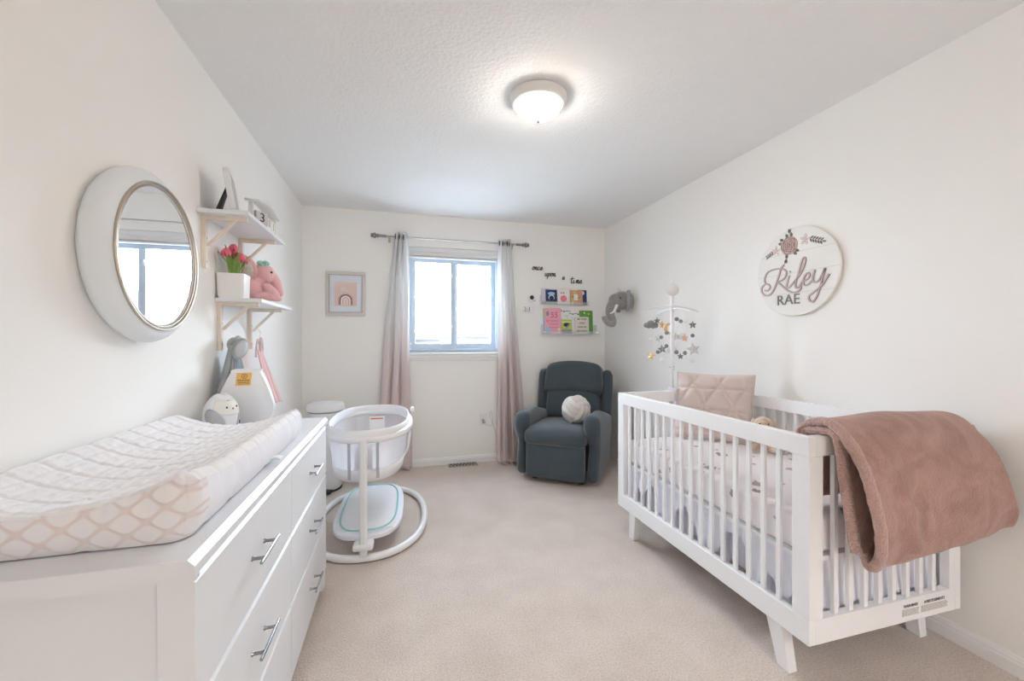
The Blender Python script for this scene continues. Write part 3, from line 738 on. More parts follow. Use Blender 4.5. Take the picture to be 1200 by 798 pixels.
ap = thing('air_purifier', 'white drop-shaped air purifier with an amber sticker on dresser', 'air purifier', (-.700, 2.215, .832), .20)
# outline in local x,z ; faces -y
PO = [(-.070, 0), (.060, 0), (.090, .008), (.115, .035), (.124, .070), (.118, .105), (.105, .15), (.088, .195), (.068, .238), (.058, .252), (-.052, .252), (-.064, .238), (-.088, .195), (-.106, .15), (-.120, .105), (-.126, .070), (-.117, .035), (-.095, .008)]
def outline(sc, y, dz=.126): return [(x * sc, y, dz + (z - dz) * sc) for x, z in catmull([(a, b2, 0) for a, b2 in PO], 3, True) for x, z in [(x, z)]] if False else [((p.x) * sc, y, dz + (p.y - dz) * sc) for p in catmull([(a, b2, 0) for a, b2 in PO], 3, True)]
Fy = -.05
s = MB(); s.rings([outline(.955, Fy), outline(.985, Fy + .004), outline(1, Fy + .012), outline(1, Fy + .075), outline(.93, Fy + .085)]); s.bm.transform(Matrix.Diagonal((.93, 1, 1, 1))); s.build('housing', m_plastic, ap, angle=50)
MB().box(-.052, .056, Fy + .008, Fy + .066, -.0, .004).build('foot', m_darkgrey, ap)
Mp = frame_matrix((0, Fy - .0004, 0), (1, 0, 0), (0, 0, 1))
MB(Mp).prism([(-.040, .178), (.020, .178), (.026, .238), (-.034, .238)], 0, .0008).build('sticker', smat('amber_sticker', (0.85, .55, .16)), ap, smooth=False)
s = MB(Mp); n = 24
for a0 in (0,):
    va = [s.v((-.004 + .0115 * math.cos(2 * PI * k / n), .222 + .0115 * math.sin(2 * PI * k / n), .0012)) for k in range(n)]; vb = [s.v((-.004 + .009 * math.cos(2 * PI * k / n), .222 + .009 * math.sin(2 * PI * k / n), .0012)) for k in range(n)]
    for k in range(n): s.f([va[k], va[(k + 1) % n], vb[(k + 1) % n], vb[k]])
s.cbox((-.004, .222, .0012), (.016, .002, .0006), (0, 0, .8)); s.cbox((-.004, .222, .0012), (.016, .002, .0006), (0, 0, -.8))
for k in range(4): s.box(-.030 if k else -.033, .016, .203 - k * .006, .2055 - k * .006 + (.001 if k == 0 else 0), .0009, .0012)
s.build('sticker_print', smat('brown_ink', (0.30, .10, .05)), ap, smooth=False)
text_mesh('logo_text', 'ALEN', .020, frame_matrix((-.045, Fy - .0006, .014), (1, 0, 0), (0, 0, 1)), m_ink, ap, .0006, offset=.0006)
MB().ball((.108, Fy + .035, .055), (.006, .010, .010), 14, 10).build('side_knob', m_greyc, ap)

# grey plush lovey hanging from the bracket
gl_ = thing('bunny_lovey', 'light grey plush toy with round ears hanging from shelf bracket', 'stuffed animal', (XL + .012, 2.305, 1.215))
s = MB()
def drape(u, v):
    w2 = .020 + .085 * v ** 1.0
    x = .022 + .018 * math.sin(u * 5 * PI) * (.3 + v) + .016 * v
    return (max(.004, x + .03 * (1 - v)), -.035 - .05 * v + (u - .5) * 2 * w2, -.02 - .30 * v + .02 * math.sin(u * 9) * v)
s.grid(drape, 40, 30); s.build('blanket_body', m_lgrey_plush, gl_, solid=.010)
s = MB()
def drape2(u, v):
    w2 = .02 + .075 * v
    return (.050 + .012 * math.sin(u * 6 * PI + 1) * (.3 + v), .045 + .03 * v + (u - .5) * 2 * w2, -.055 - .20 * v)
s.grid(drape2, 40, 24); s.build('blanket_fold', smat('blue_grey_plush', (0.36, .43, .46), .95, bump=.5, bscale=200, sheen=.4), gl_, solid=.010)
s = MB(); s.ball((.05, .0, -.015), (.030, .034, .036), 20, 14); s.build('head', m_lgrey_plush, gl_)
for c, r, rot in (((.085, -.03, -.035), (.013, .040, .056), (-.45, 0, -.6)), ((.06, .035, -.01), (.013, .034, .044), (.7, 0, -.2))):
    e = MB().ball(c, r, 24, 16, rot).build('ear', m_lgrey_plush, gl_)
    MB().ball((c[0] + .006, c[1] - .004, c[2]), (r[0], r[1] * .72, r[2] * .78), 20, 12, rot).build('ear_lining', smat('ear_satin', (0.55, .57, .57), .5), e)
# pink hanging cloth on a hook
pk = thing('hanging_pink_outfit', 'pink cloth outfit with floral straps hanging from shelf bracket', 'baby clothes', (XL + .02, 2.70, 1.225))
s = MB()
def pdr(u, v):
    w2 = .036 + .085 * v
    return (.035 + .075 * v + .014 * math.sin(u * 5 * PI + .6) * (.2 + v), .0 + .035 * v + (u - .5) * 2 * w2, -.055 - .31 * v - .02 * u * v)
s.grid(pdr, 40, 30); s.build('cloth', smat('pink_cloth', (0.86, .60, .60), .85, sheen=.3), pk, solid=.006)
s = MB(); s.tube(catmull([(.03, -.035, -.10), (.035, -.045, -.05), (.035, -.02, .0), (.035, .01, -.03), (.035, .02, -.09)], 8), .0055, 8)
s.tube(catmull([(.04, .005, -.10), (.045, -.005, -.04), (.04, .02, .01), (.04, .045, -.03), (.04, .05, -.10)], 8), .0055, 8)
s.build('floral_strap', smat('floral_strap', (0.78, .55, .56), .8, var=.45, vscale=120), pk)
s = MB(); s.tube(catmull([(.037, .0, .0), (.037, .012, .02), (.037, .02, .045), (.025, .012, .062), (.018, -.005, .058)], 6), .002, 8); s.build('hook', m_plastic, pk)

# ------------------------------------------------------------------ diaper pail behind
dp = thing('diaper_pail', 'white round pail with lid standing between dresser and bassinet', 'bin', (-.585, 3.66, 0), -.3)
MB().lathe([(.115, .012), (.125, .03), (.133, .30), (.137, .62), (.132, .635)], 48).build('bucket', m_plastic, dp)
MB().lathe([(.128, .636), (.128, .645)], 48).build('seal', m_greyc, dp)
MB().lathe([(.136, .646), (.143, .652), (.143, .685), (.136, .702), (.10, .712), (.05, .716), (.001, .717)], 48).build('lid', m_plastic, dp)
MB().lathe([(.12, .0), (.125, .004), (.125, .014), (.11, .016)], 40).build('base_ring', m_darkgrey, dp)
s = MB(); s.cushion((.07, -.135, .022), (.085, .07, .026), .012, n=6); s.build('pedal', m_black, dp)

# ------------------------------------------------------------------ bassinet
bs = thing('bassinet', 'white swivel bassinet with sheer sides on oval floor ring', 'bassinet', (-.178, 2.86, 0), -.03)
def sup(a, b2, z, n=64, e=2.6, cx=0, cy=0):
    P = []
    for i in range(n):
        t = 2 * PI * i / n; c, q = math.cos(t), math.sin(t)
        P.append(Vector((cx + a * math.copysign(abs(c) ** (2 / e), c), cy + b2 * math.copysign(abs(q) ** (2 / e), q), z)))
    return P
s = MB(); s.tube(sup(.345, .545, .022, 96, 2.3, 0, .075), .021, 14, True, up=(0, 0, 1)); s.build('floor_ring', m_plastic, bs)
s = MB(); s.tube(sup(.345, .545, .004, 96, 2.3, 0, .075), .012, 8, True, up=(0, 0, 1), sy=.35); s.build('rubber_strip', m_darkgrey, bs)
py = -.470
s = MB(); s.rings([[(.0215 * sx, py + .020 * sy_, z) for sx, sy_ in ((-1, -.5), (-.5, -1), (.5, -1), (1, -.5), (1, .5), (.5, 1), (-.5, 1), (-1, .5))] for z in (.03, .4, .675)]); s.build('post', m_plastic, bs, bevel=.003)
s = MB(); s.cushion((0, py + .012, .088), (.110, .085, .036), .015, n=8); s.build('post_collar', m_plastic, bs)
# lower shelf
s = MB(); R = []
for k, z in ((.97, .098), (1, .103), (1, .122), (.97, .128)): R.append(sup(.205 * k, .425 * (1 - (1 - k) * .5), z, 64, 3.2))
s.rings(R); s.build('storage_shelf', smat('shelf_fabric', (0.84, .85, .90), .8), bs)
s = MB(); s.tube(sup(.168, .380, .138, 80, 3.2), .0048, 8, True, up=(0, 0, 1)); s.build('teal_piping', m_tealp, bs)
s = MB(); s.cushion((0, 0, .129), (.31, .72, .012), .006, puff=(0, 0, .004), n=10); s.build('shelf_pad', m_sheet, bs)
# carrying ring round the basket and its cradle arms
s = MB(); P = sup(.250, .468, .672, 96, 2.4); s.tube(P, .016, 12, True, up=(0, 0, 1), sy=1.25); s.build('carrying_ring', m_plastic, bs)
for sg in (-1, 1):
    s = MB(); s.tube(catmull([(sg * .248, -.05, .668), (sg * .245, -.04, .58), (sg * .225, -.02, .48), (sg * .16, 0, .435), (0, 0, .425)], 8), .009, 10)
    s.build('cradle_arm', m_plastic, bs)
s = MB(); s.rings([sup(.205, .435, .432, 64, 2.6), sup(.217, .447, .50, 64, 2.6)], cap1=False, cap0=False); s.build('basket_lower_fabric', m_sheet, bs, solid=.004)
s = MB(); s.rings([sup(.217, .447, .50, 64, 2.6), sup(.230, .458, .60, 64, 2.6), sup(.233, .462, .655, 64, 2.6)], cap0=False, cap1=False); s.build('sheer_side', m_mesh, bs)
s = MB(); s.rings([sup(.19, .42, .424, 64, 2.6), sup(.205, .435, .430, 64, 2.6), sup(.205, .435, .440, 64, 2.6)]); s.build('basket_floor', m_sheet, bs)
s = MB(); s.rings([sup(.195, .425, .456, 64, 2.6), sup(.205, .435, .465, 64, 2.6), sup(.205, .435, .488, 64, 2.6), sup(.19, .42, .495, 64, 2.6)]); s.build('bassinet_mattress', m_sheet, bs)
# quilted padded rim, soft folded over
s = MB(); R = []
for k in range(13):
    t = 2 * PI * k / 12; R.append(sup(.236 + .011 * math.cos(t), .466 + .011 * math.cos(t), .693 + .032 * math.sin(t), 96, 2.5))
s.rings(R, True, False, False); s.build('padded_rim', m_sheet, bs)
for (tx, ww) in ((-.075, .008), (.075, .008)):
    for sg in (-1, 1):
        s = MB()
        pts = [(tx, sg * (.442 + (z - .45) * .13), z) for z in (.45, .52, .6, .665)]
        for p, q in zip(pts, pts[1:]): s.prism([(p[0] - ww, 0), (p[0] + ww, 0), (p[0] + ww, .001), (p[0] - ww, .001)], p[2], q[2], T(0, (p[1] + q[1]) / 2, 0))
        s.build('grey_strap', m_meshd, bs, smooth=False)
s = MB(); s.box(-.055, .055, .438, .441, .46, .64); s.build('care_panel', m_paper, bs, smooth=False)
s = MB(); s.box(-.045, .045, .436, .438, .618, .628); s.build('red_label', smat('red_label', (0.75, .18, .10)), bs, smooth=False)
s = MB(); s.box(-.048, .048, -.447, -.444, .50, .625); s.build('pocket_panel', smat('pocket_grey', (0.70, .70, .78), .8, alpha=.8), bs, smooth=False)
s = MB(); s.tube(catmull([(-.215, -.18, .70), (-.198, -.2, .67), (-.21, -.23, .65), (-.196, -.17, .64)], 6), .0025, 6); s.build('tie_string', m_greyc, bs)
s = MB(); s.cushion((.262, .28, .71), (.03, .05, .035), .012, n=6); s.build('rim_clip', m_plastic, bs)

# ------------------------------------------------------------------ recliner
rc = thing('recliner', 'dark slate upholstered recliner armchair in the corner by the curtain', 'armchair', (1.495, 3.545, 0), math.radians(-38))
# local: front is -y
s = MB(); s.cushion((0, .06, .21), (.56, .56, .26), .03, n=8); s.build('base_frame', m_recl, rc)
s = MB(); s.cushion((0, -.352, .195), (.515, .085, .31), .03, puff=(0, .012, 0), n=12); s.build('footrest_panel', m_recl, rc)
s = MB()
def seatfn(p):
    return Vector((p.x, p.y, p.z + (.012 if p.z > 0 else 0) * (1 - (p.x / .265) ** 2) - (.02 * max(0, (-p.y - .16) / .12) ** 2 if p.z > 0 else 0)))
s.cushion((0, -.125, .395), (.535, .58, .145), .045, puff=(0, .01, .012), n=16, fn=seatfn); s.build('seat_cushion', m_recl, rc)
for sg in (-1, 1):
    def armfn(p, sg=sg):
        t = (p.z + .27) / .54       # 0 bottom .. 1 top
        y = p.y
        if y < 0:
            y -= .03 * math.sin(PI * min(1, max(0, (t - .55) / .45))) - .045 * math.exp(-((t - .52) / .16) ** 2)
        z = p.z + .03 * (t ** 2) * (.5 - y / .7) * .8 - (.06 * t * max(0, y / .35))
        wd = 1 + .55 * max(0, min(1, (t - .5) / .3))
        x = sg * .045 + (p.x - sg * .045) * wd if False else (p.x * wd) + sg * (.010 * math.sin(PI * t)) - sg * .012 * (wd - 1)
        if y < 0: x += 0
        return Vector((x, y, z))
    s = MB(); s.cushion((sg * .312, -.02, .305), (.088, .66, .53), .04, puff=(.012, .01, .01), n=18, fn=armfn); s.build('armrest', m_recl, rc)
rl = -.20
Mb = T(0, .25, .44) @ Matrix.Rotation(rl, 4, 'X')
def shoulder(p):
    return Vector((p.x * (1 - .06 * max(0, p.z / .25)), p.y, p.z - .03 * (abs(p.x) / .3) ** 2.2 * (1 if p.z > 0 else 0)))
s = MB(Mb); s.cushion((0, .09, .24), (.54, .12, .60), .05, n=14); s.build('back_shell', m_recl, rc)
s = MB(Mb); s.cushion((0, .0, .16), (.53, .17, .34), .055, puff=(0, .018, .01), n=16); s.build('lumbar_cushion', m_recl, rc)
s = MB(Mb); s.cushion((0, -.005, .405), (.585, .20, .33), .055, puff=(0, .025, .012), n=16, fn=lambda p: Vector((p.x * (1 - .06 * max(0, p.z / .15)), p.y, p.z - (.03 * (abs(p.x) / .29) ** 2.2 if p.z > 0 else 0) + (.015 * (1 - (p.x / .25) ** 2) if p.z < 0 else 0)))); s.build('head_cushion', m_recl, rc)
for sg in (-1, 1):
    s = MB(Mb); s.cushion((sg * .315, .06, .245), (.10, .20, .50), .045, puff=(.01, .01, .01), n=12, rot=(0, 0, sg * .12), fn=lambda p: Vector((p.x, p.y, p.z))); s.build('back_wing', m_recl, rc)
for x, y in ((-.21, -.26), (.21, -.26), (-.21, .28), (.21, .28)):
    MB().lathe([(.026, 0), (.028, .004), (.022, .09)], 16, T(x, y, 0)).build('foot', m_black, rc)

# knot cushion on the seat
kc = thing('knot_cushion', 'round cream knotted cushion sitting on the recliner', 'cushion', (1.525, 3.385, .600), .3)
Rk = .085
for ax in range(3):
    for k in (-1, 0, 1):
        pts = []
        for i in range(64):
            t = 2 * PI * i / 64
            r = Rk * (1 + .13 * math.cos(2 * t)) + .012
            o = k * .043
            f = math.sqrt(max(.1, 1 - (o / (Rk * 1.5)) ** 2)); r *= f
            p = [0, 0, 0]; p[ax] = o; p[(ax + 1) % 3] = r * math.cos(t); p[(ax + 2) % 3] = r * math.sin(t)
            pts.append(p)
        MB(Euler((.5, .35, .2)).to_matrix().to_4x4()).tube(pts, .0245, 12, True).build('knotted_band', m_knot, kc)
MB().ball((0, 0, 0), .08).build('core', m_knot, kc)
MB().tube(catmull([(.06, -.02, .03), (.125, -.01, .02), (.135, .02, -.03), (.085, .0, -.075), (.05, -.04, -.06)], 8), .031, 14).build('knotted_band', m_knot, kc)

# ------------------------------------------------------------------ crib
cx0, cx1, cy0, cy1, cz0, cz1 = 1.352, 2.122, 1.082, 2.352, .17, .887
cb = thing('crib', 'white slatted wooden baby crib with splayed legs along the wall', 'crib', ((cx0 + cx1) / 2, (cy0 + cy1) / 2, 0))
hx, hy = (cx1 - cx0) / 2, (cy1 - cy0) / 2
pt = .032; pwid = .064
def rail_z(a): return a
for sg in (-1, 1):        # long sides: top and bottom rails
    x0, x1 = (sg * hx, sg * (hx - pt)) if sg < 0 else (sg * (hx - pt), sg * hx)
    MB().box(x0, x1, -hy, hy, cz1 - .068, cz1).build('top_rail', m_crib, cb, bevel=.0025)
    MB().box(x0, x1, -hy, hy, cz0, cz0 + .085).build('bottom_rail', m_crib, cb, bevel=.0025)
    for k in range(16):
        y = -hy + .128 + k * .0688
        MB().box(x0 + .009, x1 - .009, y - .009, y + .009, cz0 + .085, cz1 - .068).build('slat', m_crib, cb, bevel=.002)
for sg in (-1, 1):        # ends
    y0, y1 = (sg * hy, sg * (hy - pt)) if sg < 0 else (sg * (hy - pt), sg * hy)
    MB().box(-hx + pt, hx - pt, y0, y1, cz1 - .068, cz1).build('top_rail', m_crib, cb, bevel=.0025)
    MB().box(-hx + pt, hx - pt, y0, y1, cz0, cz0 + .085).build('bottom_rail', m_crib, cb, bevel=.0025)
    for k in range(8):
        x = -hx + .135 + k * (2 * hx - .27) / 7
        MB().box(x - .010, x + .010, y0 + .008, y1 - .008, cz0 + .085, cz1 - .068).build('slat', m_crib, cb, bevel=.002)
for sx_ in (-1, 1):
    for sy_ in (-1, 1):
        x0, x1 = sorted((sx_ * hx, sx_ * (hx - pwid))); y0, y1 = sorted((sy_ * hy, sy_ * (hy - pwid)))
        s = MB(); s.prism([(sx_ * hx, sy_ * hy), (sx_ * (hx - pwid), sy_ * hy), (sx_ * (hx - pwid), sy_ * (hy - pt)), (sx_ * (hx - pt), sy_ * (hy - pt)), (sx_ * (hx - pt), sy_ * (hy - pwid)), (sx_ * hx, sy_ * (hy - pwid))], cz0 + .085, cz1 - .068)
        s.build('post', m_crib, cb, bevel=.0025)
        ox, oy = sx_ * (hx - .010), sy_ * (hy - .115)
        dx, dy = -sx_ * .0, sy_ * .022
        s = MB(); a, c2 = .045, .068
        top = [(ox, oy), (ox - sx_ * a, oy), (ox - sx_ * a, oy - sy_ * c2), (ox, oy - sy_ * c2)]
        bot = [(ox - sx_ * .012, oy + dy), (ox - sx_ * (a + .006), oy + dy), (ox - sx_ * (a + .006), oy + dy - sy_ * .050), (ox - sx_ * .012, oy + dy - sy_ * .050)]
        s.rings([[(x, y, 0) for x, y in bot], [(x, y, cz0 + .002) for x, y in top]]); s.build('leg', m_crib, cb, bevel=.003)
MB().box(-hx + pt, hx - pt, -hy + pt, hy - pt, .435, .45).build('mattress_support', m_crib, cb)
Ml = frame_matrix((0, -hy, 0), (1, 0, 0), (0, 0, 1))
for xa, xb, hd in ((1.797, 1.890, 'WARNING!'), (1.897, 2.046, 'AVERTISSEMENTS')):
    xa -= (cx0 + cx1) / 2; xb -= (cx0 + cx1) / 2
    st = MB(Ml).box(xa, xb, .190, .236, -.0006, .0006).build('warning_label', m_paper, cb, smooth=False)
    text_mesh('label_heading', hd, .0145, Ml @ T((xa + xb) / 2, .2295, .0008), m_ink, st, .0004, offset=.0003)
    s = MB(Ml)
    for r in range(6):
        x = xa + .002
        while x < xb - .008:
            w_ = random.uniform(.006, .016); s.box(x, min(xb - .002, x + w_), .2155 - r * .0042, .2178 - r * .0042, .0006, .0010); x += w_ + .0025
    s.build('label_small_print', m_greyc, st, smooth=False)

# mattress with floral sheet
ms_ = thing('crib_mattress', 'crib mattress in a white sheet with faint floral print', 'mattress', ((cx0 + cx1) / 2, (cy0 + cy1) / 2, .452))
s = MB(); s.cushion((0, 0, .073), (2 * hx - .078, 2 * hy - .078, .146), .028, puff=(0, 0, .006), n=30, fn=lambda p: Vector((p.x, p.y, p.z + (.003 * noise.noise(Vector((p.x * 9, p.y * 9, 0))) if p.z > .05 else 0))))
s.build('fitted_sheet', m_floral, ms_)

# gathered skirt below the mattress
sk = thing('crib_skirt', 'white gathered crib skirt hanging in ruffles below the mattress', 'crib skirt', ((cx0 + cx1) / 2, (cy0 + cy1) / 2, .45))
def skirt(path, nrm, L, zb, n, seed, amp=.010, scal=0.0):
    def fn(u, v):
        d = u * L; k = noise.noise(Vector((d * 9, seed, 0))); k2 = noise.noise(Vector((d * 28, seed + 5, v * 1.5)))
        hem = zb + scal * (.5 + .5 * math.sin(d * 21 + 3 * k + seed)) + .02 * k
        z = (.0 + (hem - .45) * v)
        off = amp * v * (math.sin(d * 75 + 4 * k) + 1.2 * k2) + .004 * math.sin(d * 150) * v + .014 * v
        p = path(u); return (p[0] + nrm[0] * off, p[1] + nrm[1] * off, z)
    return MB().grid(fn, n, 16)
ins = .052
skirt(lambda u: (-hx + ins, -hy + ins + u * (2 * hy - 2 * ins)), (-1, 0), 2 * hy - 2 * ins, .225, 260, 1, .006, .16).build('front_panel', m_ruffle, sk, solid=.002)
skirt(lambda u: (-hx + ins + .06, -hy + ins + u * (2 * hy - 2 * ins)), (-1, 0), 2 * hy - 2 * ins, .16, 260, 8, .006, .08).build('front_lining_panel', m_ruffle, sk, solid=.002)
skirt(lambda u: (hx - ins - .01, -hy + ins + u * (2 * hy - 2 * ins)), (1, 0), 2 * hy - 2 * ins, .20, 200, 3, .004, .06).build('back_panel', m_ruffle, sk, solid=.002)
skirt(lambda u: (-hx + ins + u * (2 * hx - 2 * ins), -hy + ins + .004), (0, -1), 2 * hx - 2 * ins, .235, 200, 4, .006, .03).build('end_panel', m_ruffle, sk, solid=.002)
skirt(lambda u: (-hx + ins + u * (2 * hx - 2 * ins), -hy + ins + .035), (0, -1), 2 * hx - 2 * ins, .115, 200, 6, .008, .05).build('end_lining_panel', m_ruffle, sk, solid=.002)
skirt(lambda u: (-hx + ins + u * (2 * hx - 2 * ins), hy - ins), (0, 1), 2 * hx - 2 * ins, .22, 160, 5, .006, .03).build('end_panel', m_ruffle, sk, solid=.002)

# quilted triangle pillow leaning in the far corner
pillow_c = Vector((1.850, 2.105, .604))
pl_ = thing('quilted_pillow', 'dusty pink velvet pillow quilted in triangles propped in the crib', 'pillow', pillow_c, math.radians(-51))
PWd, PHt = .225, .21
def tri(x, y):
    sp = .135; d = 1
    for a in (0, PI / 3, 2 * PI / 3):
        q = (x * math.sin(a) + y * math.cos(a)) / sp + .25; q = abs(q - round(q)) * sp; d = min(d, q)
    return d
def pil(sgn):
    def fn(u, v):
        a, b2 = 2 * u - 1, 2 * v - 1
        k = (1 - a ** 4) * (1 - b2 ** 4); k = max(0, k) ** .5
        x = a * PWd * (1 - .05 * (1 - b2 * b2) ** 1) ; z = b2 * PHt * (1 - .05 * (1 - a * a))
        d = tri(x, z); t = .062 * k - (.014 * k) * math.exp(-(d / .012) ** 2) if sgn < 0 else .055 * k
        return (x, sgn * t, z)
    return fn
Mq = Matrix.Rotation(math.radians(-17), 4, 'X') @ T(0, 0, PHt + .002)
s = MB(Mq); s.grid(pil(-1), 110, 100); s.grid(pil(1), 40, 40); s.build('quilted_cover', m_quilt, pl_)
s = MB(Mq); s.tube([pil(1)(0, k / 12) for k in range(13)] + [pil(1)(k / 12, 1) for k in range(1, 13)] + [pil(1)(1, 1 - k / 12) for k in range(1, 13)] + [pil(1)(1 - k / 12, 0) for k in range(1, 12)], .004, 8, True); s.build('piping', m_quilt, pl_)

# teddy in the crib
td = thing('teddy_bear', 'small beige teddy bear sitting beside the pillow in the crib', 'stuffed animal', (1.955, 1.83, .607), math.radians(-42)); td.scale = (1.15, 1.15, 1.15)
s = MB(); ellip_union(s, [((0, 0, .05), (.042, .04, .052), (0, 0, 0)), ((0, -.01, .125), (.044, .042, .040), (0, 0, 0)), ((0, -.045, .115), (.022, .02, .018), (0, 0, 0)),
    ((.04, -.045, .02), (.018, .045, .018), (0, 0, .3)), ((-.04, -.045, .02), (.018, .045, .018), (0, 0, -.3)), ((.05, -.01, .06), (.014, .018, .036), (.3, -.4, 0)), ((-.05, -.01, .06), (.014, .018, .036), (.3, .4, 0))])
b0 = s.build('body', m_beige_plush, td)
rm = b0.modifiers.new('fuse', 'REMESH'); rm.mode = 'VOXEL'; rm.voxel_size = .004; rm.use_smooth_shade = True
sm = b0.modifiers.new('soft', 'SMOOTH'); sm.factor = .5; sm.iterations = 4
for sg in (-1, 1): MB().ball((sg * .043, .0, .128), (.011, .014, .028), 14, 10, (0, sg * -.25, 0)).build('ear', m_beige_plush, td)
s = MB(); s.ball((0, -.064, .121), (.010, .006, .007), 14, 8); s.build('nose', smat('bear_nose', (0.16, .09, .07)), td)
for sg in (-1, 1): MB().ball((sg * .018, -.049, .137), .0035, 10, 8).build('eye', m_black, td)

# ------------------------------------------------------------------ musical mobile on the far rail
mo = thing('crib_mobile', 'white crib mobile with stars, moon, clouds and felt balls', 'mobile', (1.771, 2.375, .70))
def L2(x, y, z): return (x - 1.771, y - 2.375, z - .70)
s = MB(); s.tube([L2(1.771, 2.375, .72), L2(1.771, 2.375, 1.52)], .011, 14); s.build('pole', m_plastic, mo)
s = MB(); s.box(-.022, .022, -.075, .014, .12, .205); s.box(-.022, .022, -.010, .014, .02, .12); s.build('clamp', smat('clamp_mauve', (0.62, .54, .58), .4), mo, bevel=.005)
s = MB(); s.lathe([(.001, -.014), (.034, -.014), (.042, -.008), (.042, .008), (.034, .014), (.001, .014)], 32, T(*L2(1.771, 2.37, 1.562)) @ Matrix.Rotation(-.55, 4, 'Z') @ Matrix.Rotation(PI / 2, 4, 'X')); s.build('music_disc', smat('disc_white', (0.76, .74, .74), .4), mo)
s = MB(); s.lathe([(.006, 0), (.006, .03), (.003, .035)], 12, T(*L2(1.771, 2.375, 1.60))); s.build('hanging_knob', m_plastic, mo)
for a, z in ((.0, 1.418), (1.45, 1.400)):
    pts = [(math.cos(a) * q, math.sin(a) * q, z - .70 + .034 * (1 - (q / .22) ** 2) * 1.0) for q in [-.215 + .043 * k for k in range(11)]]
    MB().tube(pts, .0055, 10).build('cross_arm', m_plastic, mo)
MB().lathe([(.018, 0), (.02, .006), (.016, .028), (.012, .03)], 20, T(0, 0, .722)).build('hub', m_plastic, mo)
cols = {'grey': smat('felt_grey', (0.24, .245, .25), .9), 'gold': smat('gold_leather', (0.72, .48, .22), .35, metal=.6), 'white': smat('felt_white', (0.82, .82, .80), .9),
        'darkgrey': smat('felt_slate', (0.22, .23, .25), .85), 'lightgrey': smat('silver_glitter', (0.62, .62, .62), .6, var=.3, vscale=200), 'taupe': smat('felt_taupe', (0.28, .26, .25), .9), 'rose': smat('rose_gold', (0.80, .52, .42), .35, metal=.6)}
items = [('cloud', 'grey', 1.544, 2.28, 1.319), ('star', 'gold', 1.617, 2.269, 1.32), ('moon', 'gold', 1.874, 2.523, 1.305), ('ball', 'grey', 1.706, 2.241, 1.356), ('ball', 'grey', 1.922, 2.481, 1.356), ('ball', 'white', 1.811, 2.292, 1.348), ('star', 'darkgrey', 2.017, 2.475, 1.331), ('ball', 'grey', 2.008, 2.465, 1.255), ('bigstar', 'lightgrey', 1.888, 2.31, 1.162), ('star_s', 'white', 1.838, 2.26, 1.089), ('star_s', 'taupe', 1.89, 2.534, 1.025), ('ball', 'grey', 1.81, 2.294, 1.138), ('star_s', 'darkgrey', 1.76, 2.275, 1.117), ('ball', 'grey', 1.688, 2.22, 1.146), ('cloud', 'white', 1.863, 2.507, 1.152), ('ball', 'grey', 1.841, 2.529, 1.274), ('ball', 'grey', 1.772, 2.492, 1.243), ('star', 'lightgrey', 1.779, 2.538, 1.234), ('ball', 'white', 1.53, 2.26, 1.225), ('star', 'darkgrey', 1.642, 2.301, 1.164), ('ball', 'grey', 1.804, 2.48, 1.181), ('ball', 'grey', 1.763, 2.52, 1.139), ('star', 'gold', 1.674, 2.469, 1.115), ('ball', 'white', 1.783, 2.509, 1.084), ('star', 'lightgrey', 1.912, 2.517, 1.247), ('cloud', 'white', 1.961, 2.519, 1.244), ('star', 'rose', 1.759, 2.232, 1.236), ('star_s', 'darkgrey', 1.568, 2.249, 1.345)]
def star(R, r, th, M):
    s = MB(M); n = 10
    P = [((R if k % 2 == 0 else r) * math.sin(PI * k / 5), (R if k % 2 == 0 else r) * math.cos(PI * k / 5)) for k in range(n)]
    V = [s.v((x, 0, z)) for x, z in P]; a = s.v((0, -th, 0)); b2 = s.v((0, th, 0))
    for k in range(n): s.f([V[k], V[(k + 1) % n], a]); s.f([V[(k + 1) % n], V[k], b2])
    return s
for kd, cc, x, y, z in items:
    p = L2(x, y, z); M = T(*p) @ Matrix.Rotation(random.uniform(-.9, .3), 4, 'Z') @ Matrix.Rotation(random.uniform(-.2, .2), 4, 'Y')
    if kd == 'ball': o = MB().ball(p, .0135, 16, 12).build('felt_ball', cols[cc], mo)
    elif kd == 'cloud':
        s = MB(M)
        for q, r in (((-.028, 0, -.002), .016), ((0, 0, .006), .024), ((.028, 0, -.002), .018), ((-.012, 0, -.006), .016), ((.014, 0, -.006), .017)): s.ball(q, (r, r * .55, r), 14, 10)
        o = s.build('felt_cloud', cols[cc], mo)
    elif kd == 'moon':
        s = MB(M); pts = [(.034 * math.cos(t) - .006, 0, .034 * math.sin(t)) for t in [PI * .28 + k * PI * 1.44 / 14 for k in range(15)]]
        s.tube(pts, [.002 + .010 * math.sin(PI * k / 14) for k in range(15)], 10); o = s.build('crescent_moon', cols[cc], mo)
    else:
        R_ = {'star': .030, 'bigstar': .046, 'star_s': .022}[kd]
        o = star(R_, R_ * .48, R_ * .28, M).build('felt_star', cols[cc], mo, smooth=False)
# threads run up to the arms
s = MB()
for x, y in ((1.62, 2.27), (1.54, 2.28), (1.876, 2.51), (2.012, 2.47), (1.81, 2.28), (1.70, 2.23), (1.77, 2.52), (1.68, 2.45)):
    a = L2(x, y, 1.11 if x < 2 and x > 1.6 else 1.25); s.tube([a, (a[0] * .98, a[1] * .98, .722)], .0008, 5)
s.build('thread', m_plastic, mo)
s = MB(); s.tube(catmull([L2(1.771, 2.365, 1.06), L2(1.755, 2.36, .98), L2(1.768, 2.36, .90)], 6), .002, 6); s.build('cable', m_plastic, mo)

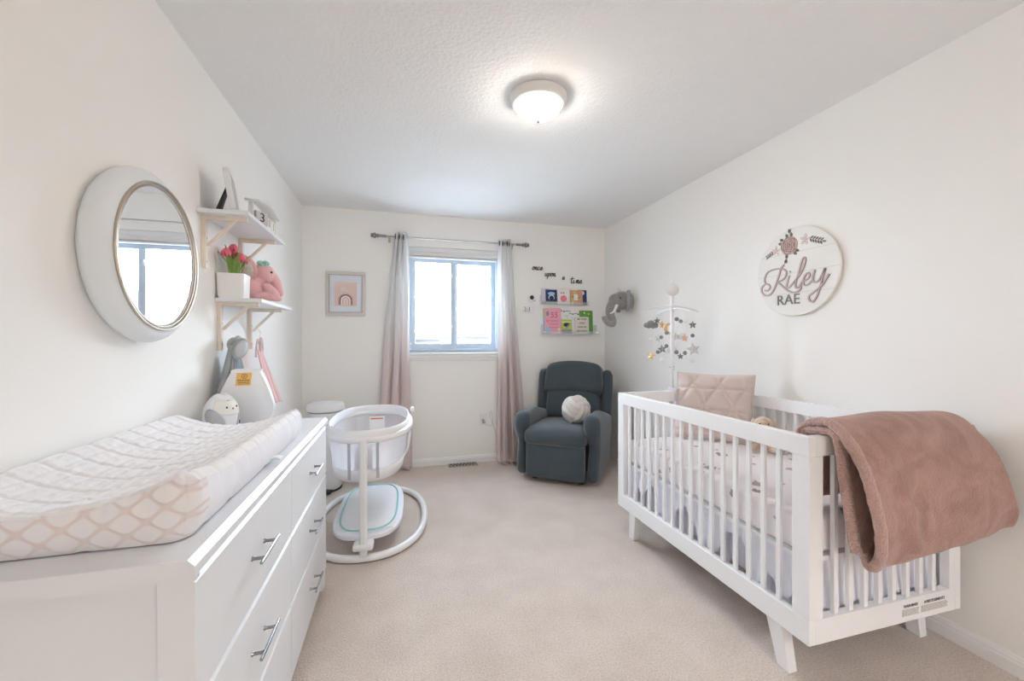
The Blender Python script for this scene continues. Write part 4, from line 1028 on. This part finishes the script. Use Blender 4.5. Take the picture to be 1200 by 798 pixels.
# ------------------------------------------------------------------ plush blanket over the near end of the crib
bk = thing('plush_blanket', 'folded dusty rose plush blanket with sherpa edge over crib end', 'blanket', (1.78, 1.10, .887))
BX0 = 1.435; BX1 = 2.125
def bpath(t, u):
    """t runs along the fold: inside hang, over rail, down, loop, up again and over; u across."""
    # control points (y outward = -Y), z relative to rail top
    x_c = u
    low = -.425 + .0 * u + .085 * u ** 1.1 - .015 * math.sin(PI * u)     # hem height rises toward the wall
    P = [(.085, -.25), (.078, -.13), (.062, .0), (.03, .012), (-.025, .012), (-.050, -.012), (-.056, -.10), (-.062, -.25), (-.070, low + .05),
         (-.098, low - .0), (-.126, low + .05), (-.138, -.24), (-.128 , -.11), (-.098, -.02), (-.045, .038), (.02, .046), (.075, .01), (.10, -.08), (.105, -.20)]
    k = t * (len(P) - 1); i = min(int(k), len(P) - 2); f = k - i
    p0, p1, p2, p3 = P[max(i - 1, 0)], P[i], P[i + 1], P[min(i + 2, len(P) - 1)]
    r = [.5 * ((2 * p1[j]) + (-p0[j] + p2[j]) * f + (2 * p0[j] - 5 * p1[j] + 4 * p2[j] - p3[j]) * f * f + (-p0[j] + 3 * p1[j] - 3 * p2[j] + p3[j]) * f ** 3) for j in (0, 1)]
    return r
def bfn(u, t):
    y, z = bpath(t, u)
    hang = max(0, min(1, -z / .4)); outl = 1 if t > .5 else .0
    xl = BX0 + (.085 * hang ** 1.3 if t > .45 else .055 * hang) - (.0 if t > .6 else .0)
    xr = 2.070 + (.075 * hang + .03 * hang ** 5 if outl else -.0 * hang)
    x = xl + (xr - xl) * u
    flare = .04 * hang * u ** 2.2 * (1 if t > .42 else 0)
    n = noise.noise(Vector((u * 3.2, t * 6, 2))); n2 = noise.noise(Vector((u * 8, t * 14, 7)))
    k = max(0, min(1, (-y - .03) / .08)); k = k * k * (3 - 2 * k)
    am = (.020 * n + .008 * n2) * (.25 + .75 * k)
    fold = .024 * math.exp(-((u - .17 - .08 * hang) / .05) ** 2) * hang if t > .55 else 0
    yy = y - flare - am * (.2 + .8 * hang) - fold
    up = max(0, min(1, (z + .12) / .12))
    zz = z + (.012 * n + .010 * math.sin(PI * u)) * up
    if z < -.02 and t < .5 and y < 0: yy = min(yy, -.030)
    if z < -.02 and y > 0: yy = max(yy, .046)
    if z > .005: zz = max(zz, .011)
    return (x - 1.78, 1.082 + yy + .016 - 1.10 , zz)
s = MB(); s.grid(bfn, 90, 150); o = s.build('plush_sheet', m_blanket, bk, solid=.016)
def lump(u0, name, w0):
    pts = [Vector(bfn(u0, t / 120)) for t in range(121)]
    s = MB(); n = 10; rings = []
    for i, p in enumerate(pts):
        t = (pts[min(i + 1, 120)] - pts[max(i - 1, 0)]).normalized(); a = Vector((1, 0, 0)); b2 = t.cross(a).normalized()
        rr = [w0 * (1 + .22 * noise.noise(p * 60 + Vector((k, 0, 0)))) for k in range(n)]
        rings.append([p + a * (rr[k] * 1.25 * math.cos(2 * PI * k / n) + .004) + b2 * rr[k] * .95 * math.sin(2 * PI * k / n) for k in range(n)])
    s.rings(rings); return s.build(name, m_sherpa, bk)
lump(0, 'sherpa_edge', .0165)

# ------------------------------------------------------------------ round name sign
sg_ = thing('round_name_sign', 'round white wooden name sign with roses and script lettering', 'sign', (XR, 1.808, 1.61))
Ms = frame_matrix((0, 0, 0), (0, -1, 0), (0, 0, 1))     # local z = -X into the room
m_signw = smat('sign_white', (0.84, 0.82, 0.78), .6, var=.02)
ys = [-.25, -.12, -.005, .11, .25]
s = MB(Ms); n = 96
s.lathe([(.248, .004), (.25, .006), (.25, .016), (.248, .018)], 96); s.build('disc', m_signw, sg_, angle=30)
s = MB(Ms)
for yy in ys[1:-1]:
    w_ = math.sqrt(.248 ** 2 - yy ** 2); s.box(-w_, w_, yy - .0009, yy + .0009, .0178, .0183)
s.build('board_groove', smat('groove_shadow_line', (0.60, .58, .55)), sg_, smooth=False)
strokes = {'R1': [(1.874, 1.662), (1.895, 1.639), (1.907, 1.603), (1.924, 1.56), (1.946, 1.517), (1.968, 1.497), (1.999, 1.494), (2.024, 1.514), (2.027, 1.542), (2.008, 1.56), (1.981, 1.56), (1.968, 1.539), (1.986, 1.522), (2.004, 1.526)],
 'R2': [(1.999, 1.563), (2.006, 1.595), (1.986, 1.631), (1.941, 1.643), (1.89, 1.638), (1.862, 1.619), (1.866, 1.59), (1.89, 1.571), (1.92, 1.567), (1.903, 1.554), (1.874, 1.527), (1.841, 1.501), (1.806, 1.492), (1.775, 1.504), (1.771, 1.525)],
 'i': [(1.841, 1.593), (1.853, 1.558), (1.858, 1.533), (1.845, 1.524), (1.822, 1.543)],
 'l': [(1.822, 1.543), (1.775, 1.59), (1.749, 1.643), (1.745, 1.67), (1.755, 1.678), (1.768, 1.657), (1.783, 1.599), (1.802, 1.544), (1.8, 1.518), (1.783, 1.52), (1.764, 1.546)],
 'e': [(1.764, 1.549), (1.734, 1.556), (1.721, 1.575), (1.727, 1.59), (1.742, 1.585), (1.756, 1.559), (1.755, 1.53), (1.734, 1.524), (1.705, 1.545)],
 'y1': [(1.691, 1.601), (1.702, 1.565), (1.698, 1.537), (1.677, 1.537), (1.65, 1.571), (1.635, 1.599)],
 'y2': [(1.635, 1.599), (1.65, 1.557), (1.663, 1.505), (1.684, 1.452), (1.705, 1.43), (1.723, 1.442), (1.723, 1.463), (1.698, 1.481), (1.656, 1.51), (1.629, 1.547), (1.615, 1.568)]}
m_script = smat('rose_gold_script', (0.58, .46, .43), .5); m_scedge = smat('script_side', (0.34, .25, .24), .6)
# script letters stand proud of the board: dark laser-cut sides, rose faces
s1 = MB(Ms); s2 = MB(Ms)
for nm, P in strokes.items():
    pts = [(1.808 - y, z - 1.61, 0) for y, z in P]; cm = catmull(pts, 8)
    for sb, hw_, z0, z1 in ((s2, .0040, .018, .0222), (s1, .0028, .0222, .0228)):
        Lf = []; Rt = []
        for i, p in enumerate(cm):
            t = (cm[min(i + 1, len(cm) - 1)] - cm[max(i - 1, 0)]); t.normalize(); q = Vector((-t.y, t.x, 0))
            wv = hw_ * (1 + .3 * abs(t.y))
            Lf.append(p + q * wv); Rt.append(p - q * wv)
        A = [[sb.v((v.x, v.y, z)) for v in W_] for z in (z0, z1) for W_ in (Lf, Rt)]
        for i in range(len(cm) - 1):
            sb.f([A[2][i], A[2][i + 1], A[3][i + 1], A[3][i]]); sb.f([A[0][i], A[0][i + 1], A[2][i + 1], A[2][i]]); sb.f([A[1][i], A[3][i], A[3][i + 1], A[1][i + 1]])
s1.lathe([(.0035, .0222), (.0035, .0228)], 12, T(-.028, .003, 0)); s2.lathe([(.005, .018), (.005, .0222)], 12, T(-.028, .003, 0))
s2.build('script_lettering', m_scedge, sg_, smooth=False); s1.build('script_face', m_script, sg_, smooth=False)
text_mesh('printed_lettering', 'RAE', .083, Ms @ T(-.042, -.158, .020), smat('grey_lettering', (0.25, .235, .22)), sg_, .002)
# rose spray
def petal_disc(mb, c, r, n, w_, z):
    for k in range(n):
        a = 2 * PI * k / n + random.random() * .3
        P = [(0, 0)] + [(r * (.6 + .4 * math.sin(PI * q / 6)) * math.cos(a + (q / 6 - .5) * w_), r * (.6 + .4 * math.sin(PI * q / 6)) * math.sin(a + (q / 6 - .5) * w_)) for q in range(7)]
        mb.prism([(c[0] + x, c[1] + y) for x, y in P], z, z + .0012)
rc_ = (1.808 - 1.843, 1.763 - 1.61)
s = MB(Ms); s.lathe([(.052, .018), (.052, .022), (.046, .024), (.001, .024)], 30, T(rc_[0], rc_[1], 0)); s.build('rose', smat('rose_wood', (0.62, .45, .42)), sg_)
s = MB(Ms)
for rr, n, ph0 in ((.047, 5, 0), (.035, 5, .6), (.024, 4, .2), (.013, 3, .9)):
    for k in range(n):
        a = 2 * PI * k / n + ph0
        pts = [(rc_[0] + rr * (1.0 - .18 * math.cos((q / 8 - .5) * PI)) * math.cos(a + (q / 8 - .5) * 2 * PI / n * 1.25), rc_[1] + rr * (1.0 - .18 * math.cos((q / 8 - .5) * PI) + .1) * math.sin(a + (q / 8 - .5) * 2 * PI / n * 1.25), .0245) for q in range(9)]
        s.tube(pts, .0016, 5)
s.tube([(rc_[0] + .003 * q * math.cos(q * 1.1) * .5, rc_[1] + .003 * q * math.sin(q * 1.1) * .5, .0245) for q in range(9)], .0014, 5)
s.build('rose_outline', smat('rose_outline', (0.30, .20, .19)), sg_)
s = MB(Ms); petal_disc(s, (rc_[0] + .095, rc_[1] + .015), .032, 5, .9, .018); petal_disc(s, (rc_[0] - .085, rc_[1] - .012), .030, 5, .9, .018); s.build('pale_blossom', smat('pale_blossom', (0.74, .62, .58)), sg_, smooth=False)
s = MB(Ms)
for k in range(7): s.cbox((rc_[0] + .095 + .011 * math.cos(k), rc_[1] + .015 + .011 * math.sin(k), .0197), (.003, .003, .001)); s.cbox((rc_[0] - .085 + .011 * math.cos(k), rc_[1] - .012 + .011 * math.sin(k), .0197), (.003, .003, .001))
s.build('blossom_stamen', smat('stamen', (0.3, .2, .18)), sg_, smooth=False)
s = MB(Ms)
def leafp(c, a, L_, w_): 
    P = [(L_ * q / 6 * math.cos(a) - w_ * math.sin(PI * q / 6) * math.sin(a), L_ * q / 6 * math.sin(a) + w_ * math.sin(PI * q / 6) * math.cos(a)) for q in range(7)] + [(L_ * q / 6 * math.cos(a) + w_ * math.sin(PI * q / 6) * math.sin(a), L_ * q / 6 * math.sin(a) - w_ * math.sin(PI * q / 6) * math.cos(a)) for q in range(5, 0, -1)]
    s.prism([(c[0] + x, c[1] + y) for x, y in P], .018, .0205)
for k in range(5):                     # leafy sprig on the upper right of the rose
    bx, by = rc_[0] + .125 + k * .014, rc_[1] + .012 - k * .006
    leafp((bx, by), .55, .022, .0045); leafp((bx, by), -1.2, .022, .0045)
leafp((rc_[0] + .19, rc_[1] - .016), -.3, .024, .005)
s.build('leaf_sprig', smat('leaf_grey_green', (0.20, .19, .16)), sg_, smooth=False); s = MB(Ms)
for k in range(4): bx, by = rc_[0] - .105 - k * .012, rc_[1] - .020 - k * .006; leafp((bx, by), 2.6, .018, .004); leafp((bx, by), 4.2, .016, .004)
s.build('leaf_sprig', smat('leaf_grey_green', (0.20, .19, .16)), sg_, smooth=False); s = MB(Ms)
for a, r0 in ((1.75, .046), (1.3, .046), (-1.0, .046), (-.7, .046), (-1.9, .046), (2.7, .046), (2.35, .048)):
    leafp((rc_[0] + r0 * math.cos(a), rc_[1] + r0 * math.sin(a)), a + .25, .030, .0085)
for a in (1.2, 1.7): leafp((rc_[0] + .0, rc_[1] + .070), a, .028, .005)
s.build('rose_leaves', smat('leaf_grey_green', (0.20, .19, .16)), sg_, smooth=False); s = MB(Ms)
for a in (-1.9, -1.3, -1.6): leafp((rc_[0] - .02, rc_[1] - .072), a, .026, .005)
s.build('leaf_sprig', smat('leaf_grey_green', (0.20, .19, .16)), sg_, smooth=False)

# ------------------------------------------------------------------ mounted elephant head
eh = thing('mounted_elephant', 'grey plush elephant head with white tusks mounted on the wall', 'wall decoration', (XR, 3.56, 1.585)); eh.scale = (1.14, 1.14, 1.14)
s = MB()
ellip_union(s, [((-.075, 0, .02), (.085, .072, .080), (0, 0, 0)), ((-.14, 0, .015), (.058, .058, .066), (0, .2, 0)), ((-.03, 0, .02), (.04, .07, .08), (0, 0, 0))])
s.tube(catmull([(-.155, 0, .0), (-.185, -.005, -.05), (-.192, -.012, -.105), (-.178, -.03, -.155), (-.195, -.055, -.185), (-.235, -.06, -.18), (-.262, -.05, -.145), (-.268, -.045, -.12)], 6), [.047 - .024 * min(1, k / 26) for k in range(43)], 16)
b0 = s.build('head', m_grey_plush, eh)
rm = b0.modifiers.new('fuse', 'REMESH'); rm.mode = 'VOXEL'; rm.voxel_size = .0045; rm.use_smooth_shade = True
sm = b0.modifiers.new('soft', 'SMOOTH'); sm.factor = .5; sm.iterations = 6
for sg in (-1, 1):
    Mx = T(-.045, sg * .070, .035) @ Euler((0, 0, sg * 1.05)).to_matrix().to_4x4()
    def ear(u, v, sg=sg):
        a = 2 * PI * u; r = v
        x = .052 * r * math.cos(a) + .032; z = (.085 if math.sin(a) > 0 else .095) * r * math.sin(a) * (1 - .12 * math.cos(a)) - .012
        return (-x * .25, sg * (x * .9), z)
    e = MB(T(-.06, sg * .055, .03) @ Matrix.Rotation(sg * -.15, 4, 'Z')).grid(ear, 32, 8, cu=True).build('ear', m_grey_plush, eh, solid=.014)
    MB().tube(catmull([(-.150, sg * .046, -.025), (-.172, sg * .058, -.060), (-.195, sg * .064, -.085), (-.222, sg * .062, -.095)], 6), [.014 - .010 * k / 18 for k in range(19)], 12).build('tusk', m_ceramic, eh)
    MB().ball((-.125, sg * .062, .035), .007, 12, 8).build('eye', m_black, eh)
MB().lathe([(.07, .001), (.07, .014)], 32, frame_matrix((0, 0, .02), (0, -1, 0), (0, 0, 1))).build('mount_plate', m_greyc, eh)
s = MB(); s.tube(catmull([(-.10, 0, .095), (-.105, .004, .115), (-.10, .008, .13)], 4), .0015, 5); s.tube(catmull([(-.09, 0, .095), (-.085, -.004, .12)], 4), .0015, 5); s.build('hair_tuft', m_grey_plush, eh)

# ------------------------------------------------------------------ clear wall ledges, books, word decals, little camera
def ledge(label, x0, x1, z):
    t = thing('acrylic_ledge', label, 'shelf', ((x0 + x1) / 2, YB, z), 0, 'clear book ledges'); a = (x1 - x0) / 2
    MB().box(-a, a, -.055, -.003, -.004, 0).build('ledge_base', m_acryl, t, bevel=.0008)
    MB().box(-a, a, -.003, 0, -.004, .095).build('back_plate', m_acryl, t, bevel=.0008)
    MB().box(-a, a, -.058, -.055, -.004, .028).build('front_lip', m_acryl, t, bevel=.0008)
    return t
ledge('upper clear acrylic book ledge on the wall under the words', 1.42, 1.955, 1.603)
ledge('lower clear acrylic book ledge on the wall beneath the other ledge', 1.43, 2.075, 1.292)
def book(label, x0, x1, z0, h, y, cover, deco=None, th=.010, lean=.06):
    t = thing('picture_book', label, 'book', ((x0 + x1) / 2, y, z0), 0, 'picture books on the clear ledges'); a = (x1 - x0) / 2
    t.rotation_euler = (-lean, 0, 0)
    MB().box(-a, a, 0, th * .25, 0, h).build('cover', cover, t, smooth=False)
    MB().box(-a + .002, a - .002, th * .25, th * .8, .002, h - .002).build('pages', m_paper, t, smooth=False)
    MB().box(-a, a, th * .8, th, 0, h).build('back_cover', cover, t, smooth=False)
    if deco: deco(t, a, h, frame_matrix((0, -.0002, 0), (1, 0, 0), (0, 0, 1)))
    return t
def blob(M, c, r, z=.0, n=20, sx=1, sy=1):
    s = MB(M); s.prism([(c[0] + r * sx * math.cos(2 * PI * k / n), c[1] + r * sy * math.sin(2 * PI * k / n)) for k in range(n)], z, z + .0005); return s
def rect(M, x0, x1, y0, y1, z=0): return MB(M).box(x0, x1, y0, y1, z, z + .0005)
c_navy = smat('cover_navy', (0.03, .05, .16)); c_pink = smat('cover_pink', (0.85, .42, .50)); c_sky = smat('cover_sky', (0.35, .55, .75))
c_green = smat('cover_green', (0.13, .36, .06), var=.4, vscale=40); c_coral = smat('cover_coral', (0.85, .22, .28)); c_lime = smat('cover_lime', (0.50, .62, .14), var=.3, vscale=60)
c_beige = smat('cover_beige', (0.80, .74, .68)); c_lil = smat('cover_lilac', (0.72, .68, .78)); c_or = smat('cover_autumn', (0.62, .36, .20), var=.6, vscale=45); c_slate = smat('cover_slate', (0.30, .32, .34)); c_cream = smat('cover_cream', (0.85, .80, .55)); c_teal = smat('cover_teal', (0.10, .30, .30))
# upper ledge, world x
def d_navy(t, a, h, M):
    blob(M, (0, h * .72), .040, 0, sy=.45).build('cloud_art', c_sky, t, False); blob(M, (0, h * .45), .030, 0, sx=1.15, sy=.9).build('scene_ring', c_cream, t, False)
    blob(M, (0, h * .42), .024, .0006, sx=1.1).build('night_scene', c_navy, t, False); rect(M, -a, a, .004, .018, .0).build('green_band', c_lime, t, False)
def d_peach(t, a, h, M):
    blob(M, (0, h * .36), .036).build('peach_art', c_coral, t, False)
    for k, c in enumerate((c_coral, c_slate, c_cream)): blob(M, (-.026 + k * .027, h * .74), .008, 0, sx=1.2, sy=1.1).build('title_dot', c, t, False)
    rect(M, -.03, .01, h * .87, h * .885).build('title_line', c_cream, t, False)
def d_aut(t, a, h, M):
    rect(M, -.030, .014, h * .30, h * .72, .0006).build('title_card', m_paper, t, False)
    for k, (x, y, c) in enumerate(((-.04, .2, c_lime), (.03, .22, c_coral), (-.02, .85, c_lime), (.03, .80, c_coral), (-.045, .55, c_green), (.035, .5, c_slate), (0, .12, c_pink), (-.045, .08, m_paper))): blob(M, (x, h * y), .012, 0).build('leaf_art', c, t, False)
    for k in range(2): text_mesh('title_text', ('THE', 'END')[k] if False else '~~~', .02, M @ T(-.008, h * (.60 - .17 * k), .0014), m_ink, t, .0003)
def d_pink(t, a, h, M):
    text_mesh('title_text', '55', .085, M @ T(.012, h * .72, .0005), m_dred, t, .0003, shear=.1)
    for k in range(3):
        pts = [(-.040 + .1 * q / 24, h * (.50 - k * .13) + .006 * math.sin(q * 1.9) + .003 * math.sin(q * .7), .0006) for q in range(25)]
        MB(M).tube(pts, .0022, 5).build('script_title', smat('title_rose', (0.70, .12, .28)), t)
    blob(M, (-.060, h * .78), .018, 0, sy=1.5).build('figure_art', c_slate, t, False); blob(M, (-.062, h * .5), .014, 0, sy=1.3).build('figure_art', c_coral, t, False); blob(M, (-.058, h * .12), .024, 0, sy=1.6).build('figure_art', c_sky, t, False)
    blob(M, (.065, h * .12), .014, 0, sy=2).build('figure_art', c_cream, t, False)
def d_white(t, a, h, M):
    for k in range(4): rect(M, -a + .01 + k * .03, -a + .032 + k * .03, h * .9 - (k % 2) * .008, h * .93 - (k % 2) * .004).build('title_line', m_ink, t, False)
    for k in range(3): rect(M, -a * .4 + k * .02, a * .1 + k * .02, h * (.72 - .08 * k), h * (.735 - .08 * k)).build('sketch_line', c_slate, t, False)
def d_crow(t, a, h, M):
    blob(M, (.0, h * .62), .030, 0, sx=1.2, sy=.7).build('bird_art', m_ink, t, False); MB(M).prism([(-.02, h * .25), (.03, h * .55), (.048, h * .78), (.012, h * .62)], .0006, .0011).build('wing_art', c_slate, t, False)
    rect(M, -a, a, 0, h * .30).build('ground_band', c_slate, t, False); rect(M, -a, a, h * .80, h * .86).build('title_band', c_cream, t, False)
def d_kind(t, a, h, M):
    for k, tx in enumerate(('BE YOUR', 'OWN', 'KIND OF', 'BEAUTIFUL')): text_mesh('title_text', tx, .0235, M @ T(0, h * (.86 - .235 * k), .0006), m_ink, t, .0003, offset=.0004, space=1.05)
z = 1.604
book('lilac-grey book at the window end of the upper ledge', 1.432, 1.52, z, .165, YB - .024, c_lil, lambda t, a, h, M: [blob(M, (.03, h * .8), .008, 0, sy=1.4).build('figure_art', c_slate, t, False), rect(M, -a, a, 0, .02).build('teal_band', c_teal, t, False)])
book('navy night-scene book with pale clouds on the upper ledge', 1.478, 1.600, z, .150, YB - .036, c_navy, d_navy)
book('white book with a round peach on its cover', 1.604, 1.735, z, .158, YB - .050, m_paper, d_peach)
book('cream book spine showing behind the peach book', 1.66, 1.765, z, .170, YB - .026, c_beige, None)
book('autumn-coloured picture book with white title card on upper ledge', 1.752, 1.895, z, .152, YB - .036, c_or, d_aut)
book('deep blue book at the elephant end of the upper ledge', 1.850, 1.948, z, .158, YB - .024, c_navy, lambda t, a, h, M: [blob(M, (.0, h * .8), .022, 0).build('moon_art', c_lil, t, False)])
z = 1.293
book('blue and olive book edge at the end of the lower ledge', 1.455, 1.52, z, .262, YB - .024, c_sky, lambda t, a, h, M: [rect(M, -a, a, h * .7, h * .98).build('olive_band', c_lime, t, False)])
book('large pink storybook with red numerals on the lower ledge', 1.468, 1.648, z, .268, YB - .036, c_pink, d_pink)
book('tall white book with black title strokes on the lower ledge', 1.640, 1.83, z, .265, YB - .024, m_paper, d_white)
book('lime green book with a black bird on the lower ledge', 1.646, 1.765, z, .150, YB - .050, c_lime, d_crow)
book('white sketch-cover book standing behind the bird book', 1.735, 1.835, z, .235, YB - .034, m_paper, d_white)
book('beige book about being beautiful with four printed text lines', 1.802, 1.962, z, .180, YB - .050, c_beige, d_kind)
book('green leafy book behind the beige text book', 1.868, 2.02, z, .250, YB - .026, c_green, lambda t, a, h, M: [blob(M, (-.02, h * .9), .010).build('flower_art', c_cream, t, False), blob(M, (.03, h * .86), .012).build('flower_art', c_lime, t, False), rect(M, -a, a, h * .52, h * .60).build('dark_band', c_teal, t, False)])
Mt = frame_matrix((0, 0, 0), (1, 0, 0), (0, 0, 1))
m_dec = smat('word_black', (0.05, .05, .05), .5)
# cut-out cursive words
GL = {'o': [[(0, .5), (.25, .9), (.55, .7), (.5, .2), (.2, 0), (0, .35), (.2, .75), (.55, .85), (.8, .7)]],
      'n': [[(0, .2), (.1, .85), (.12, 0)], [(.12, .4), (.35, .9), (.5, .7), (.5, .1), (.65, 0), (.8, .25)]],
      'c': [[(.55, .75), (.3, .9), (.05, .5), (.2, .05), (.5, .1), (.7, .3)]],
      'e': [[(.05, .4), (.5, .6), (.4, .9), (.1, .7), (.1, .15), (.4, 0), (.75, .35)]],
      'u': [[(.0, .85), (.05, .2), (.25, 0), (.5, .3), (.55, .85), (.55, .15), (.75, .05)]],
      'p': [[(.1, .85), (.05, 0), (0, -.8)], [(.08, .5), (.35, .9), (.6, .5), (.35, .05), (.1, .2)]],
      'a': [[(.5, .75), (.2, .9), (0, .45), (.15, .05), (.45, .3), (.55, .85), (.55, .2), (.75, .05)]],
      't': [[(.3, 1.7), (.2, .9), (.2, .2), (.4, 0), (.65, .25)], [(-.25, 1.15), (.2, 1.2), (.75, 1.25)]],
      'i': [[(.1, .85), (.08, .2), (.25, 0), (.4, .25)], [(.14, 1.25), (.16, 1.3)]],
      'm': [[(0, .2), (.08, .85), (.08, 0)], [(.08, .4), (.25, .9), (.4, .7), (.38, 0)], [(.38, .4), (.55, .9), (.72, .7), (.7, .1), (.85, 0), (1.0, .3)]]}
for txt, px, pz, h_, lab in (('once', 1.335, 1.958, .058, 'small black cut-out script word, highest of the four on the wall'),
                        ('upon', 1.475, 1.898, .060, 'small black cut-out script word, second in the descending row'),
                        ('a', 1.672, 1.868, .052, 'single black cut-out script letter between two longer words'),
                        ('time', 1.765, 1.835, .062, 'small black cut-out script word, lowest of the four on the wall')):
    s = MB(); x = px
    for ch in txt:
        for st in GL[ch]:
            s.tube(catmull([(x + a * h_ * .62 + b_ * h_ * .12, YB - .006, pz + b_ * h_ * .62) for a, b_ in st], 5), .0042, 6)
        x += h_ * (.50 if ch == 'i' else .68 if ch == 'm' else .5)
    o = s.build('word_sign', m_dec); tag(o, lab, 'wall lettering')
    o['group'] = 'cut-out words above the book ledges'

wc = thing('wall_camera', 'small white camera with round black lens beside the book ledge', 'camera', (1.318, YB, 1.652))
MB().cushion((0, -.030, .0), (.060, .055, .075), .022, n=8).build('body', m_plastic, wc)
MB().lathe([(.020, 0), (.022, .004), (.017, .010), (.001, .012)], 24, frame_matrix((-.004, -.0575, .010), (1, 0, 0), (0, 0, 1))).build('lens', m_black, wc)
MB().cbox((.03, -.05, -.02), (.008, .006, .008)).build('status_light', m_darkgrey, wc)
wh = thing('cord_hook', 'small white looped cord holder under the little camera', 'hook', (1.275, YB, 1.548))
MB().cushion((0, -.014, 0), (.085, .026, .058), .012, n=8).build('plate', m_plastic, wh)
for sg in (-1, 1): MB().tube(catmull([(sg * .028, -.030, .018), (sg * .020, -.034, 0), (sg * .026, -.030, -.02)], 5), .0028, 6).build('loop', m_ink, wh)
tag(MB().tube(catmull([(1.33, YB - .008, 1.612), (1.36, YB - .006, 1.56), (1.345, YB - .006, 1.50), (1.30, YB - .006, 1.515)], 8), .0028, 6).build('camera_cord', m_plastic), 'short white cord looping below the small camera on the wall', 'cord')

# ------------------------------------------------------------------ light
world = bpy.data.worlds.new('sky'); scn.world = world; world.use_nodes = True
nt = world.node_tree; bg = nt.nodes['Background']
tc = N(nt, 'ShaderNodeTexCoord'); sp = N(nt, 'ShaderNodeSeparateXYZ'); nt.links.new(tc.outputs['Generated'], sp.inputs[0])
mr = N(nt, 'ShaderNodeMapRange'); mr.inputs[1].default_value = -.2; mr.inputs[2].default_value = .6; nt.links.new(sp.outputs[2], mr.inputs[0])
nt.links.new(mixc(nt, mr.outputs[0], (0.78, 0.89, 1.0), (0.70, 0.85, 1.0)), bg.inputs[0]); bg.inputs[1].default_value = 28.5
def portal(name, loc, rot, sx_, sy_):
    l = bpy.data.lights.new(name, 'AREA'); l.shape = 'RECTANGLE'; l.size = sx_; l.size_y = sy_; l.cycles.is_portal = True
    o = bpy.data.objects.new(name, l); C.objects.link(o); o.location = loc; o.rotation_euler = rot; return o
portal('window_portal', ((WX0 + WX1) / 2, YB + .17, (WZ0 + WZ1) / 2), (-PI / 2, 0, 0), WX1 - WX0, WZ1 - WZ0)

# ------------------------------------------------------------------ camera
cam = bpy.data.cameras.new('camera'); co = bpy.data.objects.new('camera', cam); C.objects.link(co)
cam.sensor_width = 36; cam.sensor_fit = 'HORIZONTAL'; cam.lens = 480 / 1200 * 36; cam.clip_start = .03; cam.clip_end = 400
co.location = (0, 0, 1.22); co.rotation_euler = (PI / 2, 0, -math.atan(132 / 480))
scn.camera = co
vs = scn.view_settings; vs.view_transform = 'Standard'; vs.look = 'None'; vs.gamma = 1; vs.exposure = 0.67; vs.use_curve_mapping = False
scn.cycles.use_denoising = True
try: scn.cycles.denoiser = 'OPENIMAGEDENOISE'
except Exception: pass
scn.cycles.max_bounces = 14; scn.cycles.diffuse_bounces = 10; scn.cycles.transparent_max_bounces = 16
scn.cycles.sample_clamp_indirect = 10
